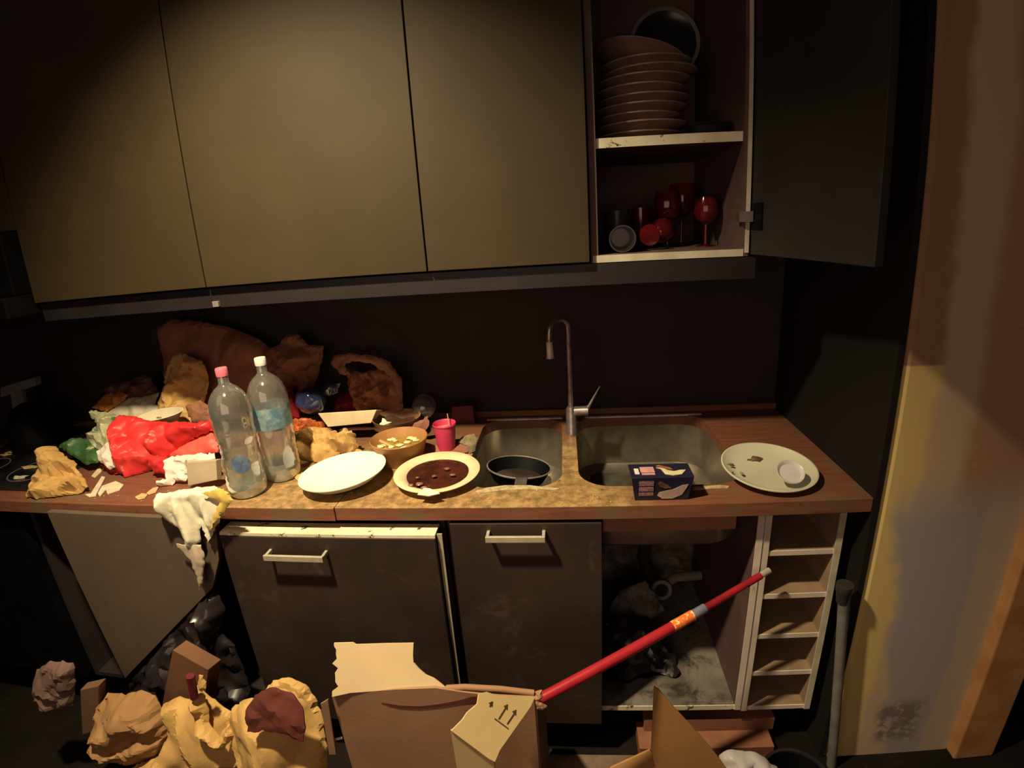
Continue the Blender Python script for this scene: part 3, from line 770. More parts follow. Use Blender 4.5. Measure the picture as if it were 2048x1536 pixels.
# pulp plate with sauce
t = thing('paper_plate', (-.385, -.465, ZW), 'cream moulded paper plate full of dark sauce, right of the white plate', 'plate')
pulp = [(0, 0), (.075, 0), (.090, .014), (.118, .022), (.1195, .025), (.117, .0265), (.101, .024), (.090, .019), (.080, .006), (0, .004)]
Rp = Matrix.Rotation(math.radians(2), 3, 'X')
obj('plate_body', MB().lathe(pulp, (-.375, -.512, ZW+.004), 72, mat=Rp), MT['pulp'], t, smooth=40)
obj('sauce', MB().lathe([(0, .0165), (.050, .0168), (.0865, .0165), (.084, .012), (0, .010)], (-.375, -.512, ZW+.004), 60, mat=Rp, wob=lambda q, z: 1+.02*math.sin(3*q)), MT['sauce'], t, smooth=40, label='dark brown sauce')
nap = obj('napkin_scrap', MB().slab([(oz(u, v, WT+.028)) for u, v in ((835, 990), (848, 977), (860, 978), (880, 988), (858, 993))], (0, 0, .002)), MT['tissue'], t, label='scrap of white paper')
for k, (u, v, r) in enumerate(((822, 970, .006), (838, 968, .008), (848, 975, .006), (905, 950, .006), (868, 952, .005), (835, 955, .004), (893, 938, .007))):
    p = oz(u, v, WT+.028); obj('food_bit', MB().blob(p, r, (1.4, 1, .5), 8, k), M('food_bit_mat', (.30, .14, .09), (.2, .08, .05), 30, .3), t, smooth=60)
# right oval plate
t = thing('serving_plate', (.515, -.505, ZW), 'ivory plate with dried food scraps and a clear lid, at the right end', 'plate')
ivory = [(0, 0), (.075, 0), (.105, .010), (.1185, .020), (.1185, .0225), (.115, .023), (.103, .014), (.078, .006), (0, .005)]
Ri = Matrix.Rotation(-.30, 3, 'Z') @ Matrix.Rotation(math.radians(7.5), 3, 'X') @ Matrix.Rotation(math.radians(4), 3, 'Y') @ Matrix.Diagonal((1.02, .95, 1))
obj('plate_body', MB().lathe(ivory, (.508, -.535, ZW+.014), 72, mat=Ri), MT['offwhite'], t, smooth=40)
for k, (u, v, r, s) in enumerate(((1510, 919, .011, (1.3, 1, .6)), (1498, 920, .005, (1.5, .8, .4)), (1458, 928, .007, (1.6, .5, .3)), (1464, 932, .005, (1, .7, .3)), (1461, 944, .006, (1, .8, .3)), (1483, 946, .005, (.8, 1.2, .3)))):
    p = oz(u, v, WT+(.034 if u < 1470 else .029)); obj('food_scrap', MB().blob(p, r, s, 10, k+11, .5), MT['rust'] if k < 2 else MT['moss'], t, smooth=60)
p = oz(1578, 955, WT+.03)
single('cup_lid', MB().lathe([(0, .004), (.026, .004), (.030, .010), (.0335, .012), (.0345, .0105), (.0345, .009), (.031, .007), (.027, .001), (0, .001)], (p.x, p.y, WT+.040), 48, mat=Matrix.Rotation(math.radians(32), 3, 'X')), MT['bagclear'],
       'round translucent plastic lid lying on the ivory plate', 'lid', smooth=40)
# soup bowl
t = thing('soup_bowl', (-.505, -.36, ZW), 'brown paper bowl of yellow broth and pale vegetables behind the white plate', 'bowl')
bc = (-.522, -.372, ZW)
obj('bowl_body', MB().lathe([(0, 0), (.064, 0), (.066, .003), (.086, .070), (.0875, .072), (.086, .074), (.084, .072), (.063, .006), (0, .005)], bc, 60), M('bowl_kraft', (.42, .21, .07), (.35, .17, .055), 15, .6), t, smooth=40)
obj('broth', MB().lathe([(0, .044), (.0735, .044), (.070, .03), (0, .03)], bc, 48), MT['broth'], t, smooth=40, label='yellow oily broth')
rg = random.Random(4)
for k, (u, v) in enumerate(((770, 893), (782, 897), (800, 893), (815, 888), (828, 880), (822, 878), (790, 885), (785, 877), (808, 899), (760, 896), (832, 884), (775, 880))):
    p = oz(u, v, WT+.043)
    d_ = Vector((p.x-bc[0], p.y-bc[1], 0))
    if d_.length > .060: d_ = d_.normalized()*.060
    obj('vegetable_piece', MB().blob((bc[0]+d_.x, bc[1]+d_.y, WT+.048), .0085, (1.4, 1, .5), 8, k, .4), MT['veg'], t, smooth=60)
a = oz(738, 873, WT+.055); b = oz(772, 886, WT+.046)
d_ = b-a
obj('spoon', MB().tube([Vector(bc)+Vector((-.065, .012, .058)), Vector(bc)+Vector((-.015, -.012, .045))], .005, 8), MT['wood_spoon'], t, smooth=60, label='wooden spoon handle resting in the broth')
# bowl behind
t = thing('food_bowl', (-.56, -.16, ZW), 'brown paper bowl of dark leftovers, behind the broth bowl', 'bowl')
bc2 = (-.580, -.205, ZW+.018)
obj('bowl_body', MB().lathe([(0, 0), (.060, 0), (.080, .060), (.0815, .062), (.078, .061), (.058, .005), (0, .005)], bc2, 60), M('bowl_kraft_dark', (.36, .20, .09), (.28, .15, .06), 15, .6), t, smooth=40)
obj('leftovers', MB().blob((bc2[0], bc2[1], ZW+.045), .060, (1.05, 1.0, .38), 26, 3, .35), M('leftovers_dark', (.06, .03, .022), (.10, .05, .035), 30, .3, bump=.3), t, smooth=60)
crumple('paper_scrap', [(765, 836), (786, 848), (786, 856), (760, 856)], MT['towel'], 'small torn white paper point', None, parent=t, y0=-.24, z0=.96, lean=.4, thick=.002, amp=.003, seed=61, zmin=None)
t = thing('cup_lid', (-.51, -.14, .975), 'clear domed lid standing on edge behind the bowls', 'lid')
obj('dome', MB().lathe([(0, .038), (.018, .036), (.032, .026), (.040, .004), (.043, .002), (.043, 0), (.039, 0), (.031, .022), (.016, .033), (0, .035)], (-.505, -.125, .985), 40, mat=Matrix.Rotation(math.radians(60), 3, 'X')), MT['clearlid'], t, smooth=50)
crumple('kraft_scrap', [(822, 850), (836, 843), (856, 832), (858, 850), (850, 862), (830, 858)], MT['kraftdark'], 'folded brown paper flap beside the bowl of leftovers', 'paper', y0=-.245, z0=.95, lean=.3, thick=.003, amp=.004, seed=62, zmin=.902)

# pink cup
t = thing('plastic_cup', (-.385, -.30, ZW), 'small pink plastic cup between the broth bowl and the sink', 'cup')
cc = (-.390, -.318, ZW)
obj('cup_body', MB().lathe([(0, 0), (.026, 0), (.0345, .090), (.0370, .092), (.0355, .096), (.0325, .092), (.024, .004), (0, .004)], cc, 44), MT['pink'], t, smooth=40)
obj('contents', MB().blob((cc[0], cc[1], ZW+.074), .026, (1.1, 1.1, .4), 12, 8, .3), M('pink_foam', (.65, .28, .26), (.5, .2, .2), 40, .6), t, smooth=60)
obj('stirrer', MB().tube([(cc[0]+.012, cc[1]+.015, ZW+.07), (cc[0]+.008, cc[1]+.02, ZW+.118)], .0018, 8), MT['wood_spoon'], t, smooth=60)
single('dark_red_box', MB().slab([(p_.x, -.085, p_.z) for p_ in (oy(900, 853, -.085), oy(903, 814, -.085), oy(945, 811, -.085), oy(950, 850, -.085))], (0, .045, 0)), MT['maroon'], 'dark maroon box standing against the wall left of the sink', 'box', bevel=.003)
crumple('mouldy_rag', [(915, 885), (925, 873), (948, 868), (955, 880), (950, 903), (938, 908), (935, 893)], MT['moss'], 'stained yellowish rag beside the left basin, right of the pink cup', 'rag', y0=-.33, z0=.905, lean=1.5, thick=.008, amp=.006, seed=33)
crumple('bowl_scrap', [(862, 893), (868, 905), (900, 912), (935, 905), (938, 893), (925, 886), (880, 890)], MT['kraftdark'], 'crushed brown paper lid under the pink cup', 'paper', y0=-.345, z0=.903, lean=3, thick=.004, amp=.004, seed=34)

# pan in left basin
t = thing('frying_pan', (-.165, -.44, .80), 'black frying pan propped up in the left basin', 'pan')
pc = Vector((-.158, -.400, .880))
Rt = Matrix.Rotation(math.radians(-6), 3, 'X') @ Matrix.Rotation(math.radians(6), 3, 'Y')
obj('pan_body', MB().lathe([(0, -.035), (.075, -.035), (.094, .002), (.0925, .003), (.073, -.031), (0, -.031)], pc, 60, mat=Rt), MT['black'], t, smooth=40)
obj('pan_rim', MB().lathe([(.0925, .001), (.0955, .001), (.0962, .004), (.0935, .0055), (.0918, .004), (.0925, .001)], pc, 60, mat=Rt), MT['steeldirty'], t, smooth=40, label='bright worn rim of the pan')
obj('food_film', MB().lathe([(0, -.0305), (.072, -.030), (.07, -.032), (0, -.032)], pc, 40, mat=Rt), M('pan_grease', (.08, .05, .04), (.03, .02, .016), 9, .55), t, smooth=40)
hp = oz(1043, 962, .893)
obj('handle_bracket', MB().box(hp.x-.017, hp.x+.017, hp.y-.045, hp.y+.008, hp.z-.02, hp.z+.008), M('bracket', (.10, .09, .075), (.06, .05, .045), 20, .5), t, bevel=.003)

# twin dessert pack
t = thing('dessert_pack', (.215, -.60, ZW), 'navy twin pack of pear desserts on the worktop before the right basin', 'food pack')
X0p, X1p, Yp0, Yp1, Zp = .139, .289, -.643, -.573, ZW+.066
zt = Zp-.006
for cx in (.178, .250):
    obj('pot', MB().lathe([(0, 0), (.026, 0), (.034, .056), (.0375, .058), (.0375, .0605), (0, .0605)], (cx, -.605, ZW), 40, 1, .95), MT['navy'], t, smooth=40)
sl = obj('sleeve', MB().slab([(X0p+.010, Yp0+.006, ZW), (X1p-.010, Yp0+.006, ZW), (X1p, Yp0-.004, Zp), (X0p, Yp0-.004, Zp)], (0, .003, 0)).box(X0p, X1p, Yp0-.003, Yp1, zt+.0045, Zp+.001), MT['navy'], t, bevel=.001)
def print_top(x0, x1, y0, y1, mt): obj('print', MB().box(x0, x1, y0, y1, Zp+.0012, Zp+.0022), MT[mt], sl)
print_top(.150, .161, -.630, -.600, 'whiteprint')
print_top(.165, .199, -.622, -.592, 'pinkprint')
print_top(.166, .198, -.634, -.626, 'pinkprint')
obj('fruit_print', MB().slab([(x, y, Zp+.0012) for x, y in ((.206, -.596), (.216, -.604), (.222, -.632), (.240, -.640), (.262, -.634), (.276, -.612), (.262, -.612), (.246, -.618), (.232, -.612), (.222, -.600))], (0, 0, .001)), MT['pearprint'], sl)
obj('fruit_print', MB().slab([(x, y, Zp+.0023) for x, y in ((.206, -.590), (.214, -.584), (.240, -.600), (.244, -.611), (.232, -.608), (.218, -.600))], (0, 0, .001)), MT['brownprint'], sl)
def fpt(x, z):
    k = (z-ZW)/(Zp-ZW); return (x, Yp0+.006-.010*k-.0016, z)
for (a, b_, z0_, z1_) in ((.158, .193, .944, .957), (.158, .193, .928, .940), (.158, .193, .915, .924)):
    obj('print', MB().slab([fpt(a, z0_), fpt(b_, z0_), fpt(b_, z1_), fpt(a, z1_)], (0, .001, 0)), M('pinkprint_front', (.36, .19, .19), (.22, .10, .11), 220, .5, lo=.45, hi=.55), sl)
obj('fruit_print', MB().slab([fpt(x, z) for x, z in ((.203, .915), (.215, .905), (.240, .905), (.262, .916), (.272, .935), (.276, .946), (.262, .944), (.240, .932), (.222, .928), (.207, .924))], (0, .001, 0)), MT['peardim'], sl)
obj('fruit_print', MB().slab([fpt(x, z) for x, z in ((.202, .951), (.209, .956), (.228, .945), (.236, .937), (.222, .935), (.208, .940))], (0, .001, 0)), MT['rust'], sl)

# bottles
def bottle(x, y, lab, s, capmat, lmat, lz, lh, waist, dented=0):
    t = thing('water_bottle', (x, y, ZW), lab, 'bottle', 'empty clear water bottles')
    H = .325*s
    def wobf(q, z): return 1+.012*math.sin(q*3+z*40)*dented
    prof = [(.030, .006), (.044, 0), (.052, .012), (.054, .035)]
    z = .045
    while z < .20:
        prof += [(.0545 if waist is None or abs(z-waist) > .03 else .050, z), (.0525 if waist is None or abs(z-waist) > .03 else .048, z+.006)]; z += .018
    prof += [(.0545, .215), (.0560, .235), (.0555, .250), (.0530, .266), (.0480, .282), (.0400, .297), (.0290, .309), (.0190, .317), (.0145, .323), (.0140, .345)]
    prof = [(r*s, zz_*s) for r, zz_ in prof]
    inner = [(r-.0008, zz_+.0006) for r, zz_ in prof][::-1]
    obj('bottle_body', MB().lathe(prof, (x, y, ZW), 48, wob=wobf), MT['bottle'], t, smooth=50)
    # petaloid foot
    obj('bottle_foot', MB().lathe([(0, .010), (.030*s, .003), (.043*s, .001), (.0510*s, .012), (.0522*s, .034), (.0516*s, .055)], (x, y, ZW), 60, cap=False, wob=lambda q, z: 1-.06*max(0, 1-z/.05)*abs(math.sin(2.5*q))), MT['water'], t, smooth=50)
    obj('cap', MB().lathe([(0, .343*s), (.0155, .343*s), (.0160, .346*s), (.0160, .362*s), (.0145, .365*s), (0, .365*s)], (x, y, ZW), 32), MT[capmat], t, smooth=40)
    if lh:
        obj('label_band', MB().lathe([(.0553*s, lz), (.0556*s, lz+.001), (.0556*s, lz+lh), (.0553*s, lz+lh)], (x, y, ZW), 48, cap=False), MT[lmat], t, smooth=50)
    return t
bf = bottle(-.911, -.578, 'empty clear bottle with a rose cap, the nearer of the pair', 1.0, 'pinkcap', 'labeldark', .09, 0, .13, 1)
br = bottle(-.856, -.478, 'empty clear bottle with a white cap and pale blue label band', 1.0, 'cap', 'label', .165, .062, None, .4)
# oval badge on the nearer bottle
bb = MB(); vs = []
for k in range(24):
    a = 2*PI*k/24; th = .46*math.cos(a)+.52-PI/2; zz_ = ZW+.108+.026*math.sin(a)
    vs.append((-.911+.0557*math.cos(th), -.578+.0557*math.sin(th), zz_))
bb.add(vs+[(-.911+.0560*math.cos(.52-PI/2), -.578+.0560*math.sin(.52-PI/2), ZW+.108)], [(k, (k+1) % 24, 24) for k in range(24)])
obj('badge', bb, MT['labeldark'], bf, label='oval dark blue label')

# --- paper, film and rubbish heap (left half of the worktop) : far to near
crumple('paper_bag', [(313, 655), (345, 638), (380, 640), (450, 652), (520, 678), (545, 700), (545, 800), (500, 840), (340, 830), (330, 760), (322, 690)], MT['kraftdark'],
        'large brown paper bag slumped against the wall behind the bottles', 'bag', y0=-.11, z0=1.0, lean=.10, thick=.075, amp=.012, seed=11, res=.014, L=.13, ncre=16)
crumple('paper_bag', [(528, 700), (558, 690), (575, 670), (596, 668), (614, 688), (648, 692), (640, 740), (622, 790), (600, 835), (545, 830), (530, 760)], MT['kraftdark'],
        'crumpled brown paper bag standing right of the white-capped bottle', 'bag', y0=-.13, z0=1.0, lean=.1, thick=.05, amp=.022, seed=12, res=.009, L=.06)
t = thing('paper_bag', (-.66, -.16, .94), 'torn paper bag with a rolled opening, leaning above the ivory tray', 'bag')
crumple('bag_body', [(690, 735), (720, 745), (760, 738), (790, 755), (806, 790), (806, 822), (760, 832), (715, 822), (700, 780)], M('rust_paper', (.36, .15, .07), (.24, .09, .045), 14, .8, spots=(.10, .04, .02), sscale=18, slo=.58, shi=.65), parent=t, y0=-.13, z0=1.0, lean=.15, thick=.04, amp=.02, seed=13, res=.008, zmin=.905)
crumple('bag_rim', [(662, 725), (668, 712), (700, 707), (745, 710), (780, 724), (804, 760), (806, 800), (795, 790), (780, 752), (745, 728), (705, 722), (690, 732), (700, 750), (680, 748)], MT['kraftdark'], parent=t, y0=-.18, z0=1.0, lean=.15, thick=.012, amp=.008, seed=14, res=.008, zmin=.905)
crumple('red_film', [(662, 828), (676, 795), (700, 782), (735, 786), (748, 800), (748, 830)], MT['redlid'], 'dark red shiny wrapper heaped behind the ivory tray', 'wrapper', y0=-.12, z0=.93, lean=.2, thick=.035, amp=.010, seed=15, res=.008)
crumple('red_film', [(566, 775), (580, 768), (592, 790), (600, 835), (575, 842), (562, 820)], MT['redlid'], 'dark red shiny wrapper between the white-capped bottle and the blue ball', 'wrapper', y0=-.2, z0=.95, lean=.2, thick=.025, amp=.010, seed=16, res=.008)
t = thing('blue_bag', (-.80, -.17, .91), 'tied dark blue plastic bag, round and shiny, left of the ivory tray', 'bag')
ce = oy(622, 800, -.20)
obj('bag_body', MB().blob(ce, .054, (1.0, .85, .92), 40, 5, .05), MT['bluefilm'], t, smooth=70)
crumple('bag_tail', [(640, 775), (655, 768), (682, 765), (676, 785), (660, 792), (648, 790)], MT['bluefilm'], parent=t, y0=-.2, z0=1.0, lean=.1, thick=.008, amp=.006, seed=17, res=.007, zmin=None)
t = thing('food_tray', (-.76, -.22, .95), 'ivory rectangular food tray propped up behind the crumpled kraft paper', 'tray')
Q = [oy(u, v, -.235) for u, v in ((636, 827), (753, 820), (742, 846), (656, 854))]
m = MB()
top = [Q[0], Q[1], Q[1]+Vector((.003, .05, -.018)), Q[0]+Vector((-.003, .05, -.018))]
bot = [Q[3], Q[2], Q[2]+Vector((-.004, .035, -.008)), Q[3]+Vector((.004, .035, -.008))]
ti = [p_+Vector((dx_, dy_, 0)) for p_, dx_, dy_ in zip(top, (.004, -.004, -.004, .004), (.004, .004, -.004, -.004))]
bi = [p_+Vector((dx_, dy_, .004)) for p_, dx_, dy_ in zip(bot, (.004, -.004, -.004, .004), (.004, .004, -.004, -.004))]
m.add(top+bot+ti+bi, [(0, 1, 5, 4), (1, 2, 6, 5), (2, 3, 7, 6), (3, 0, 4, 7), (4, 5, 6, 7), (8, 9, 1, 0), (9, 10, 2, 1), (10, 11, 3, 2), (11, 8, 0, 3), (12, 13, 9, 8), (13, 14, 10, 9), (14, 15, 11, 10), (15, 12, 8, 11), (15, 14, 13, 12)])
obj('tray_body', m, MT['pulp'], t, bevel=.0015)
for k, px in enumerate(([(572, 850), (590, 836), (620, 838), (648, 846), (652, 862), (610, 872), (575, 870)],)):
    crumple('food_heap', px, MT['orangefood'], 'orange-brown food leftovers between the bottles and the ivory tray', 'food', y0=-.26, z0=.93, lean=1.0, thick=.02, amp=.014, seed=18, res=.007, L=.03)
single('food_tray', MB().slab([oy(u, v, -.27)+Vector((0, 0, 0)) for u, v in ((572, 872), (650, 862), (660, 872), (640, 884), (575, 888))], (0, .04, -.004)), MT['kraftdark'], 'dark brown tray under the orange food leftovers', 'tray')

crumple('paper_bag', [(318, 812), (335, 730), (345, 712), (368, 707), (405, 722), (412, 745), (419, 765), (410, 800), (405, 850), (345, 852), (318, 838)], MT['kraft'],
        'upright crumpled golden kraft bag behind the rose-capped bottle', 'bag', y0=-.22, z0=1.04, lean=.12, thick=.035, amp=.022, seed=21, res=.008, L=.06, zmin=.905)
crumple('dark_wrapper', [(205, 782), (228, 762), (262, 760), (285, 748), (302, 758), (320, 785), (300, 800), (240, 800)], M('plum_film', (.13, .06, .055), (.08, .035, .03), 12, .5), 'dark brown wrapper at the back of the heap, left of the golden bag', 'wrapper', y0=-.18, z0=.98, lean=.3, thick=.03, amp=.014, seed=22, res=.01)
t = thing('snack_packet', (-1.48, -.30, .92), 'green and white snack packet with an orange corner, left of the red bag', 'packet')
crumple('orange_panel', [(183, 815), (210, 790), (232, 781), (258, 790), (240, 808), (212, 824)], MT['snackorange'], parent=t, y0=-.24, z0=.98, lean=.6, thick=.010, amp=.006, seed=23, res=.008, label='orange printed corner')
crumple('white_panel', [(183, 822), (212, 824), (240, 832), (232, 855), (232, 895), (215, 910), (175, 885), (176, 868), (196, 848), (182, 836)], MT['snackpale'], parent=t, y0=-.36, z0=.96, lean=.8, thick=.022, amp=.016, seed=24, res=.008, label='pale green and white crumpled panel')
crumple('green_panel', [(117, 895), (145, 876), (175, 878), (200, 910), (196, 925), (172, 930), (150, 915)], MT['snackgreen'], parent=t, y0=-.46, z0=.93, lean=1.0, thick=.014, amp=.008, seed=25, res=.008, label='green foil end')
crumple('paper_sheet', [(214, 826), (245, 805), (260, 795), (285, 795), (318, 785), (310, 810), (345, 812), (330, 835), (270, 845), (232, 838)], MT['cream'], 'cream paper sheet lying between the snack packet and the golden bag', 'paper', y0=-.26, z0=.985, lean=1.1, thick=.008, amp=.006, seed=26, res=.01)
t = thing('oval_bowl', (-1.27, -.30, .95), 'long white oval paper bowl behind the red bag', 'bowl')
oc = oy(322, 832, -.33)
Ro = Matrix.Rotation(.30, 3, 'Z') @ Matrix.Rotation(math.radians(12), 3, 'X') @ Matrix.Rotation(math.radians(-4), 3, 'Y')
obj('bowl_body', MB().lathe([(0, 0), (.042, 0), (.062, .030), (.064, .032), (.0605, .033), (.040, .004), (0, .004)], (oc.x, oc.y, oc.z-.022), 60, mat=Ro @ Matrix.Diagonal((1.3, .62, 1))), MT['cream'], t, smooth=40)
obj('leaf_scrap', MB().blob((oc.x-.01, oc.y-.0, oc.z-.006), .007, (1.6, .8, .4), 8, 3), MT['moss'], t, smooth=60)
crumple('kraft_scrap', [(372, 812), (400, 800), (420, 815), (420, 845), (385, 848)], M('brown_red_paper', (.30, .14, .07), (.2, .08, .05), 12, .8), 'brown paper scrap wedged between the oval bowl and the rose-capped bottle', 'paper', y0=-.36, z0=.96, lean=.5, thick=.015, amp=.01, seed=27, res=.009)

t = thing('red_bag', (-1.25, -.45, .91), 'crumpled bright red plastic bag, the most vivid thing on the worktop', 'bag')
crumple('bag_body', [(230, 850), (240, 830), (262, 832), (300, 842), (345, 845), (400, 845), (424, 842), (424, 862), (380, 880), (345, 905), (330, 930), (300, 940), (275, 965), (250, 972), (225, 950), (202, 930), (232, 940), (236, 915), (232, 890), (228, 868)], MT['red'], parent=t, y0=-.44, z0=.94, lean=.45, thick=.055, amp=.022, seed=31, res=.008, L=.09, fine=.3, smooth=40)
crumple('bag_flap', [(345, 905), (380, 880), (424, 862), (438, 880), (436, 905), (395, 912), (335, 915)], MT['redlight'], parent=t, y0=-.43, z0=.955, lean=.8, thick=.012, amp=.006, seed=32, res=.009, smooth=40)
crumple('bag_tip', [(300, 912), (335, 912), (336, 930), (330, 948), (308, 945), (296, 928)], MT['red'], parent=t, y0=-.50, z0=.93, lean=.4, thick=.018, amp=.010, seed=35, res=.007, smooth=40)
crumple('white_wrapper', [(192, 905), (215, 885), (234, 900), (236, 930), (222, 940), (200, 925)], MT['tissue'], 'white wrapper poking out left of the red bag', 'wrapper', y0=-.48, z0=.93, lean=.6, thick=.02, amp=.012, seed=36, res=.008)
crumple('tissue', [(330, 920), (345, 912), (428, 906), (430, 925), (378, 935), (372, 962), (350, 962), (345, 972), (318, 972), (310, 962), (335, 958), (330, 940)], MT['tissue'], 'crumpled white tissue under the red bag, left of the bottles', 'tissue', y0=-.53, z0=.925, lean=.6, thick=.022, amp=.014, seed=37, res=.007)
cq = [oy(u, v, -.56) for u, v in ((372, 925), (432, 920), (434, 960), (376, 972))]
single('small_carton', MB().slab([(p_.x, p_.y, max(p_.z, ZW)) for p_ in cq], (.004, .018, -.004)), MT['carton'], 'small grey-beige carton standing between the tissue and the rose-capped bottle', 'carton', bevel=.0015)
crumple('paper_bag', [(60, 1000), (58, 980), (78, 935), (80, 915), (112, 893), (122, 905), (150, 925), (152, 938), (172, 962), (176, 972), (150, 990), (110, 1000), (80, 1008)], MT['kraft'], 'crumpled golden kraft bag at the front left corner by the hob', 'bag', y0=-.615, z0=.905, lean=1.1, thick=.045, amp=.026, seed=41, res=.008, L=.06, zmin=.903)
crumple('paper_bag', [(578, 865), (610, 858), (655, 855), (675, 866), (690, 855), (712, 868), (716, 895), (705, 915), (680, 905), (655, 930), (630, 928), (600, 915), (580, 900)], MT['kraft'], 'crumpled golden kraft bag between the bottles and the broth bowl', 'bag', y0=-.375, z0=.905, lean=.9, thick=.040, amp=.020, seed=42, res=.007, L=.055)
crumple('kraft_scrap', [(700, 915), (716, 898), (735, 905), (738, 920), (712, 922)], MT['kraft'], 'small kraft scrap between the golden bag and the broth bowl', 'paper', y0=-.40, z0=.904, lean=1.5, thick=.01, amp=.006, seed=43, res=.007)
crumple('kraft_scrap', [(590, 955), (605, 945), (625, 950), (628, 962), (605, 968)], MT['kraft'], 'small torn kraft scrap on the worktop right of the bottles', 'paper', y0=-.505, z0=.903, lean=4, thick=.004, amp=.003, seed=44, res=.006)
# kitchen paper hanging over the edge
def towel():
    t = thing('kitchen_paper', (-1.03, -.65, .87), 'white kitchen paper draped over the front edge of the worktop', 'paper towel')
    crumple('draped_sheet', [(308, 1000), (320, 985), (360, 990), (400, 984), (440, 982), (462, 1000), (440, 1040), (415, 1085), (402, 1052), (400, 1085), (378, 1098), (360, 1060), (335, 1040), (312, 1020)], MT['towel'], parent=t, y0=-.706, z0=.87, lean=.0, thick=.010, amp=.013, seed=51, res=.007, L=.055, aniso=.3, fine=.2, zmin=None, smooth=70, ymax=-.690)
    crumple('hanging_tail', [(352, 1088), (378, 1092), (402, 1090), (410, 1115), (406, 1160), (400, 1182), (392, 1150), (378, 1118)], MT['carton'], parent=t, y0=-.714, z0=.75, lean=0, thick=.004, amp=.006, seed=52, res=.007, L=.03, aniso=.3, zmin=None, smooth=70, ymax=-.690)
    crumple('top_fold', [(312, 1000), (335, 985), (400, 975), (430, 972), (452, 985), (455, 1008), (400, 1010), (340, 1008)], MT['towel'], parent=t, y0=-.655, z0=.905, lean=6, thick=.006, amp=.005, seed=53, res=.007, fine=.15, smooth=70)
towel()
crumple('yellow_cloth', [(402, 985), (448, 978), (466, 1000), (452, 1018), (432, 1042), (420, 1060), (428, 1030), (440, 1005)], MT['yellow'], 'yellow cloth corner hanging beside the white kitchen paper', 'cloth', y0=-.722, z0=.89, lean=0, thick=.003, amp=.004, seed=54, res=.007, zmin=None, ymax=-.714)
# plastic cutlery bits and crumbs near the front edge
for k, (px, mt, lb) in enumerate((
    ([(170, 992), (182, 990), (204, 955), (211, 957), (192, 994), (178, 996)], 'bone', 'thin white plastic strip slanting on the worktop near the left corner'),
    ([(196, 990), (204, 975), (232, 965), (248, 972), (240, 982), (215, 990), (212, 982), (200, 996)], 'bone', 'bent cream plastic fork piece in front of the red bag'),
    ([(183, 955), (200, 935), (204, 945), (190, 958)], 'pulp', 'small tan sliver behind the white plastic strip'),
    ([(270, 996), (284, 988), (296, 990), (290, 998), (276, 1001)], 'crumb', 'larger yellow crumb in front of the red bag'),
    ([(293, 988), (305, 978), (318, 975), (312, 986), (298, 991)], 'crumb', 'longer yellow crumb left of the kitchen paper'))):
    pp = [oz(u, v, WT) for u, v in px]
    single('scrap' if k < 3 else 'crumb', MB().slab([(p.x, p.y, WT+.0008) for p in pp], (0, 0, .005 if k < 3 else .003)), MT[mt], lb, 'scrap' if k < 3 else 'crumb', 'scraps on the worktop', bevel=.001)
m = MB(); rg = random.Random(9)
for k in range(80):
    x_ = rg.uniform(-1.55, .1); y_ = rg.choice([rg.uniform(-.655, -.45), rg.uniform(-.655, -.57)])
    if -.31 < x_ < .46 and y_ > -.565: y_ = -.62
    m.blob((x_, y_, WT+.0015), rg.uniform(.001, .0026), (1, 1, .6), 6, k)
o = single('crumbs', m, MT['crumb'], 'fine crumbs scattered over the front of the worktop', 'crumbs'); o['kind'] = 'stuff'
# things by the hob
t = thing('pot_stand', (-2.0, -.2, .908), 'pale grey cross-shaped ware at the back of the hob, left edge', 'stand')
ps = [oy(u, v, -.42) for u, v in ((2, 770), (68, 754), (70, 772), (48, 782), (48, 826), (24, 832), (18, 800), (2, 798))]
obj('upper_bar', MB().slab([oy(u, v, -.17) for u, v in ((0, 775), (68, 755), (70, 772), (0, 796))], (0, .03, 0)), MT['greybit'], t, bevel=.002)
obj('leg', MB().slab([oy(u, v, -.165) for u, v in ((20, 785), (42, 782), (50, 826), (26, 834))], (0, .02, 0)).box(oy(36, 830, -.16).x-.015, oy(36, 830, -.16).x+.015, -.165, -.145, .9075, oy(36, 830, -.16).z), MT['greybit'], t, bevel=.002)
single('kettle', MB().lathe([(0, 0), (.085, 0), (.09, .02), (.075, .12), (.05, .16), (.02, .175), (0, .178)], (-2.05, -.25, .908), 40), MT['black'], 'dark round pot standing on the hob at the left edge', 'pot', smooth=40)
for k, (u, v, w_, h_) in enumerate(((152, 850, 12, 4), (20, 905, 30, 6), (55, 900, 16, 5), (37, 955, 8, 5), (62, 935, 9, 3), (110, 858, 20, 5), (10, 910, 18, 5))):
    p = oz(u, v, .909)
    single('food_scrap', MB().blob((p.x, p.y, .910), .012, (1.6+.2*k % 1, .9, .25), 10, k+20, .5), MT['crumb'] if k != 3 else MT['bone'],
           ['small pale scrap at the back right corner of the hob', 'long pale scrap at the front of the hob by the left edge', 'pale scrap at the middle front of the hob', 'white chip near the front edge of the hob', 'small scrap just behind the white chip on the hob', 'dull scrap at the back of the hob', 'pale scrap nearest the left edge of the picture'][k], 'scrap', 'scraps on the hob', smooth=60)

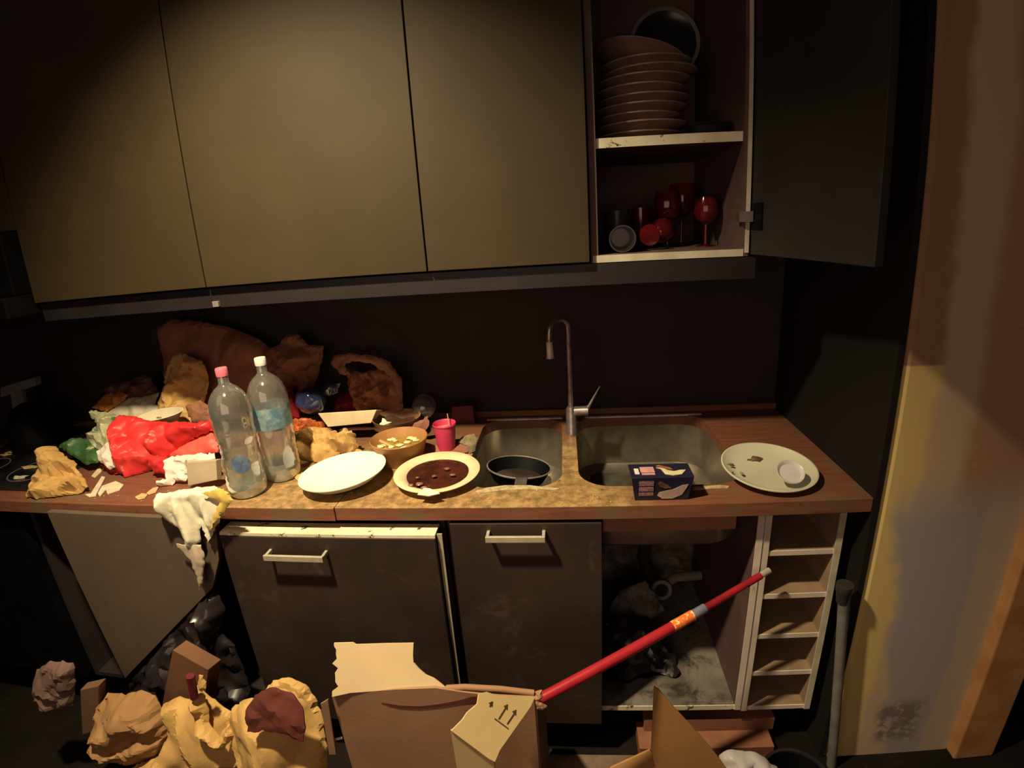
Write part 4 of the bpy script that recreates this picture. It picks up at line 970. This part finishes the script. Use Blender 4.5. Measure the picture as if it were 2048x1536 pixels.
# ================================================================== floor level
# black bags in front of the broken door
crumple('bin_bag', [(255, 1370), (300, 1320), (360, 1250), (425, 1180), (440, 1190), (452, 1225), (440, 1262), (470, 1290), (500, 1380), (480, 1480), (260, 1480)], MT['bagblack'],
        'black shiny bin bag on the floor below the broken door', 'bag', y0=-.72, z0=.1, lean=.1, thick=.05, amp=.03, seed=71, res=.014, L=.09, zmin=.004, smooth=40)
crumple('dark_package', [(72, 1340), (100, 1322), (145, 1326), (150, 1345), (148, 1410), (100, 1420), (70, 1400)], M('dim_brown_paper', (.20, .12, .10), (.14, .085, .07), 8, .8),
        'dim brown package at the far left of the floor heap', 'package', y0=-.88, z0=.3, lean=.1, thick=.04, amp=.010, seed=73, res=.012, zmin=.004)
# box heap left
p4 = [oy(u, v, -.84) for u, v in ((320, 1430), (345, 1300), (416, 1340), (405, 1440))]
single('cardboard_box', MB().slab(p4, (.015, .04, 0)), M('dark_cardboard', (.19, .09, .045), (.15, .07, .035), 6, .85), 'brown cardboard box corner standing behind the kraft paper on the floor', 'box', bevel=.002)
p4 = [oy(u, v, -.90) for u, v in ((160, 1380), (197, 1372), (197, 1460), (165, 1470))]
single('cardboard_box', MB().slab(p4, (.0, .03, 0)), M('dim_cardboard', (.20, .11, .06), (.16, .085, .045), 6, .85), 'narrow cardboard piece at the far left of the floor heap', 'box', bevel=.002)
crumple('paper_bag', [(196, 1410), (215, 1386), (250, 1392), (280, 1382), (310, 1392), (330, 1430), (338, 1470), (320, 1510), (270, 1525), (225, 1510), (200, 1480)], M('dull_kraft', (.36, .20, .085), (.30, .16, .065), 10, .85),
        'crumpled ball-shaped kraft bag, leftmost on the floor heap', 'bag', y0=-.95, z0=.2, lean=.3, thick=.09, amp=.022, seed=74, res=.010, L=.10, aniso=1.6, fine=.35, zmin=.004)
t = thing('packing_paper', (-.95, -1.0, .2), 'long yellow kraft packing paper in the middle of the floor heap', 'paper')
crumple('sheet', [(332, 1405), (360, 1392), (385, 1398), (395, 1370), (410, 1385), (455, 1420), (470, 1430), (480, 1536), (300, 1560), (240, 1545), (320, 1510), (338, 1470)], MT['kraft'], parent=t, y0=-.98, z0=.2, lean=.45, thick=.05, amp=.022, seed=75, res=.010, L=.13, aniso=.6, fine=.25, zmin=.004)
crumple('fold', [(382, 1395), (400, 1375), (410, 1392), (420, 1450), (440, 1475), (458, 1440), (468, 1470), (445, 1500), (408, 1488), (392, 1450)], MT['kraft'], parent=t, y0=-1.03, z0=.2, lean=.45, thick=.03, amp=.014, seed=76, res=.009, zmin=.004)
crumple('twist', [(398, 1350), (406, 1352), (412, 1370), (404, 1385), (396, 1372)], MT['kraft'], parent=t, y0=-.97, z0=.3, lean=.2, thick=.006, amp=.004, seed=77, res=.008, zmin=.004)
single('dark_stick', MB().tube([oy(380, 1352, -.93), oy(388, 1395, -.93)], .011, 8), MT['maroon'], 'short dark stick poking out of the packing paper', 'stick', smooth=60)
t = thing('paper_bag', (-.75, -1.0, .2), 'open kraft bag with a dark red-brown inside, left of the big box', 'bag')
crumple('bag_body', [(455, 1430), (470, 1410), (520, 1390), (545, 1362), (575, 1357), (612, 1370), (630, 1395), (645, 1440), (655, 1500), (655, 1560), (480, 1560), (462, 1500)], MT['kraft'], parent=t, y0=-1.0, z0=.22, lean=.35, thick=.065, amp=.024, seed=78, res=.010, L=.12, aniso=.7, fine=.3, zmin=.004)
crumple('bag_opening', [(492, 1420), (510, 1390), (545, 1375), (580, 1385), (605, 1415), (612, 1455), (606, 1485), (570, 1468), (535, 1464), (494, 1464)], M('red_brown_paper', (.13, .030, .020), (.10, .022, .015), 9, .8), parent=t, y0=-1.115, z0=.22, lean=.35, thick=.008, amp=.005, seed=79, res=.010, zmin=.004, label='dark red-brown inner face')

# big cardboard box
t = thing('cardboard_box', (-.35, -.85, 0), 'big torn cardboard box with a dark printed curve on its front', 'box')
YB0 = -.955
L_ = oy(668, 1392, YB0); Rr = oy(1072, 1392, YB0)
bx0, bx1 = L_.x+.0, Rr.x
ztop = .585
T = .006
fpx = [(652, 1404), (700, 1388), (780, 1380), (880, 1373), (960, 1397), (905, 1462), (902, 1536), (905, 1620), (668, 1620)]
fpts = [oy(u, v, YB0) for u, v in ((664, 1394), (700, 1386), (790, 1379), (870, 1376), (930, 1385), (1000, 1392), (1068, 1394))]
front = [Vector((p_.x, YB0, p_.z)) for p_ in fpts]+[Vector((bx1, YB0, .004)), Vector((bx0, YB0, .004))]
fr = obj('front_panel', MB().slab(front, (0, T, 0)), MT['card'], t)
zr = fpts[-1].z; zl = fpts[0].z
obj('side_panel', MB().slab([Vector((bx0, YB0+T, .004)), Vector((bx0, YB0+.26, .004)), Vector((bx0, YB0+.26, .27)), Vector((bx0, YB0+T, zl-.01))], (T, 0, 0)), MT['card'], t)
obj('side_panel', MB().slab([Vector((bx1-T, YB0+T, .004)), Vector((bx1-T, YB0+.26, .004)), Vector((bx1-T, YB0+.26, .27)), Vector((bx1-T, YB0+T, zr))], (T, 0, 0)), MT['card'], t)
obj('back_panel', MB().box(bx0+T, bx1-T, YB0+.26-T, YB0+.26, .004, .27), MT['card'], t)
# raised torn flap: leans back from the front edge
nF = Vector((0, -1, .0))
def fl(u, v, lean=.42, off=0):
    n_ = Vector((0, -1, lean)).normalized(); return oplane(u, v, (0, YB0-.004+off, fpts[1].z), n_)
edge_px = [(666, 1392)]
rg = random.Random(3)
lft = [(672-4*math.sin(k*1.9)+rg.uniform(-2, 2)+(-3 if k % 2 else 2), 1392-k*9.3) for k in range(1, 11)]
fp = [(664, 1394)]+lft+[(668, 1292), (668, 1286), (705, 1285), (712, 1289), (770, 1287), (827, 1286), (826, 1310), (827, 1325), (838, 1338), (852, 1350), (868, 1357), (880, 1366), (892, 1376), (870, 1376), (790, 1379), (700, 1386)]
pp = [fl(u, v) for u, v in fp]
nn = Vector((0, -1, .42)).normalized()
obj('torn_flap', MB().slab(pp, -nn*.004), M('pale_cardboard', (.72, .55, .32), (.66, .50, .29), 5, .85), t, label='pale torn flap standing up at the back left')
# printed curve on the front
cur = [(762, 1405, 1), (800, 1413, 4), (840, 1415, 5), (880, 1411, 6), (920, 1403, 7), (945, 1396, 9), (962, 1396, 14), (958, 1408, 12)]
up_ = [(762, 1405), (800, 1411), (840, 1412.5), (880, 1408), (920, 1400), (945, 1393), (960, 1393), (964, 1400)]
dn_ = [(958, 1408), (945, 1405), (920, 1407), (880, 1414), (840, 1418), (800, 1416), (778, 1411)]
obj('printed_curve', MB().slab([oy(u, v, YB0-.0015) for u, v in up_+dn_], (0, .001, 0)), MT['inkred'], fr, label='dark curved print')
# folded flap at right: top face and skirt
A = [oy(u, v, y_) for u, v, y_ in ((903, 1462, -1.08), (960, 1388, -.97), (1070, 1394, -.965), (1078, 1408, -.97), (990, 1522, -1.08))]
nA = (A[4]-A[0]).cross(A[2]-A[0]).normalized()
if nA.z < 0: nA = -nA
A2 = [oplane(u, v, A[0], nA) for u, v in ((903, 1462), (925, 1440), (935, 1425), (955, 1408), (958, 1388), (975, 1384), (1000, 1392), (1070, 1394), (1062, 1412), (1000, 1500), (990, 1524), (978, 1518))]
MT['flapy'] = M('yellow_cardboard', (.66, .50, .24), (.6, .45, .21), 5, .85)
ff = obj('folded_flap', MB().slab(A2, -nA*.005), MT['flapy'], t, label='folded yellowish flap printed with two arrows')
S = [A2[0], A2[-1], A2[-2]]
sk = [A2[0]-nA*.005, A2[-2]-nA*.005, A2[-2]+Vector((0, .0, -.30)), A2[0]+Vector((0, 0, -.30))]
obj('flap_side', MB().slab(sk, (0, .005, 0)), MT['flapy'], t)
def qn(u, v): return oplane(u, v, A[0]+nA*.0006, nA)
def stroke(parent, a, b, w=2.2, nm='arrow_print'):
    dx_, dy_ = b[0]-a[0], b[1]-a[1]; l = math.hypot(dx_, dy_); px_, py_ = -dy_/l*w/2, dx_/l*w/2
    return [qn(a[0]+px_, a[1]+py_), qn(b[0]+px_, b[1]+py_), qn(b[0]-px_, b[1]-py_), qn(a[0]-px_, a[1]-py_)]
m = MB()
for a, b in (((997, 1438), (1013, 1412)), ((1014, 1448), (1030, 1424)), ((989, 1437), (1016, 1457))):
    m.slab(stroke(None, a, b), nA*.0008)
for tip, d0 in (((1015, 1408), None), ((1032, 1419), None), ((985, 1402), None)):
    x_, y_ = tip
    m.slab([qn(x_, y_), qn(x_-8, y_+4), qn(x_-1, y_+12)] if True else [], nA*.0008)
m.slab(stroke(None, (979, 1413), (984, 1404)), nA*.0008)
obj('arrow_print', m, MT['ink'], ff, label='two printed up arrows over a bar')
m = MB()
def qs(u, v): return oplane(u, v, sk[0]+Vector((0, -.0012, 0)), Vector((0, -1, 0)))
# rear rim curve, right corner knot
obj('rim_curl', MB().tube([oy(u, v, YB0+.01) for u, v in ((893, 1376), (930, 1374), (1000, 1378), (1068, 1386))], .007, 8), MT['card'], t, smooth=60)
obj('torn_corner', crumple_mb([(1070, 1384), (1084, 1380), (1086, 1394), (1078, 1400), (1094, 1412), (1088, 1420), (1074, 1418), (1070, 1404)], y0=-.965, z0=.6, lean=.2, thick=.006, amp=.004, seed=81, res=.006, zmin=None), MT['card'], t)
obj('tape', MB().slab([oy(u, v, YB0-.002) for u, v in ((664, 1479), (684, 1474), (685, 1478), (664, 1484))], (0, .001, 0)), MT['tissue'], fr)
# side flap at the left rim
obj('side_flap', MB().slab([oy(641, 1408, -.97), oy(656, 1399, -.97), oy(672, 1510, -.97), oy(658, 1510, -.97)], (0, .004, 0)), MT['card'], t, bevel=.001)

# red handled pole
t = thing('mop_pole', (-.1, -.9, .5), 'red pole slanting from the big box to the bottle rack', 'pole')
pa, pb = oy(1072, 1402, -.935), oy(1540, 1143, -.655)
pb = Vector((pb.x, -.650, pb.z))
def along(s): return pa+(pb-pa)*s
def sec(nm, a, b, r, mt, lab=None): obj(nm, MB().tube([along(a), along(b)], r, 18), MT[mt], t, smooth=50, label=lab)
sec('lower_tube', -.02, .60, .0125, 'stickred', 'bright red thick tube')
sec('sticker', .545, .635, .0131, 'orange', 'orange sticker with yellow print')
sec('lock_sleeve', .635, .69, .0118, 'slate', 'dark slate locking sleeve')
sec('upper_tube', .69, .955, .0092, 'stickdark', 'thinner dark red tube')
sec('metal_tip', .955, 1.0, .0078, 'alu', 'bare metal tip')
# grey tube leaning by the wall
t = thing('grey_tube', (.76, -.70, 0), 'grey plastic tube with a flared dark socket, upright beside the yellow wall', 'tube')
ga, gb = oy(1688, 1185, -.69), oy(1662, 1536, -.69)
dd = (gb-ga)/(ga.z-gb.z)
gb = ga+dd*(ga.z-.002)
obj('tube_body', MB().tube([ga, gb], .0135, 18), MT['pole'], t, smooth=50)
obj('socket', MB().tube([ga+Vector((-.001, 0, .025)), ga+Vector((0, 0, .005)), ga, ga-Vector((0, 0, .03))], [.021, .021, .018, .0145], 20), MT['pipedark'], t, smooth=50, label='dark flared socket')

# bottom right : flattened cardboard, boards, bag, black tub
t = thing('cardboard_box', (.25, -.85, 0), 'brown cardboard flap pointing up like a spike, bottom right of the box', 'box')
yk = -.80
obj('pointed_flap', MB().slab([oy(u, v, yk) for u, v in ((1308, 1374), (1318, 1380), (1348, 1415), (1385, 1455), (1425, 1500), (1470, 1560), (1320, 1570), (1302, 1500))], (0, .005, 0)), MT['cardb'], t, bevel=.001)
obj('side_flap', MB().slab([oplane(u, v, (0, yk-.005, .2), Vector((.25, -1, .6)).normalized()) for u, v in ((1300, 1500), (1318, 1536), (1322, 1570), (1190, 1570), (1222, 1536))], (0, .005, 0)), MT['cardb'], t, bevel=.001)
for k, (z0_, z1_, ya, xa_, xb_) in enumerate(((.0555, .105, -.60, .20, .60), (.030, .055, -.66, .18, .585))):
    single('wooden_board', MB().box(xa_, xb_, ya, ya+.036 if k == 0 else ya+.096, z0_ if k == 0 else .002, z1_), MT['redboard'],
           ['upper red-brown board lying under the bottle rack', 'lower red-brown board resting on the floor under the upper one'][k], 'board', 'boards on the floor', bevel=.002)
crumple('plastic_bag', [(1438, 1512), (1455, 1500), (1500, 1503), (1530, 1515), (1556, 1536), (1570, 1570), (1430, 1570)], MT['bagclear'], 'thin whitish plastic bag at the bottom, right of the cardboard spike', 'bag', y0=-.80, z0=.08, lean=.5, thick=.05, amp=.012, seed=91, res=.010, zmin=.004, smooth=60)
t = thing('black_bucket', (.60, -.80, 0), 'black bucket cut by the bottom edge, beside the grey tube', 'bucket')
bc3 = oy(1592, 1562, -.80)
obj('bucket_body', MB().lathe([(0, 0), (.075, 0), (.090, bc3.z), (.086, bc3.z), (.072, .004), (0, .004)], (bc3.x, -.80, .003), 48), MT['black'], t, smooth=40)
obj('bucket_rim', MB().lathe([(.086, bc3.z), (.095, bc3.z), (.095, bc3.z+.008), (.086, bc3.z+.008), (.086, bc3.z)], (bc3.x, -.80, .003), 48), MT['bagblack'], t, smooth=40)
crumple('green_wrapper', [(1064, 1508), (1072, 1502), (1084, 1503), (1104, 1496), (1098, 1512), (1085, 1524), (1070, 1522)], MT['greenfilm'], 'pale green crumpled wrapper on the floor right of the big box', 'wrapper', y0=-.72, z0=.03, lean=.6, thick=.012, amp=.010, seed=92, res=.008, zmin=.022)
single('floor_plank', MB().slab([oz(u, v, .02) for u, v in ((1090, 1507), (1270, 1510), (1285, 1545), (1080, 1545))], (0, 0, -.018)), MT['plankw'], 'brown plank flat on the floor in front of the plinth', 'plank', bevel=.002)
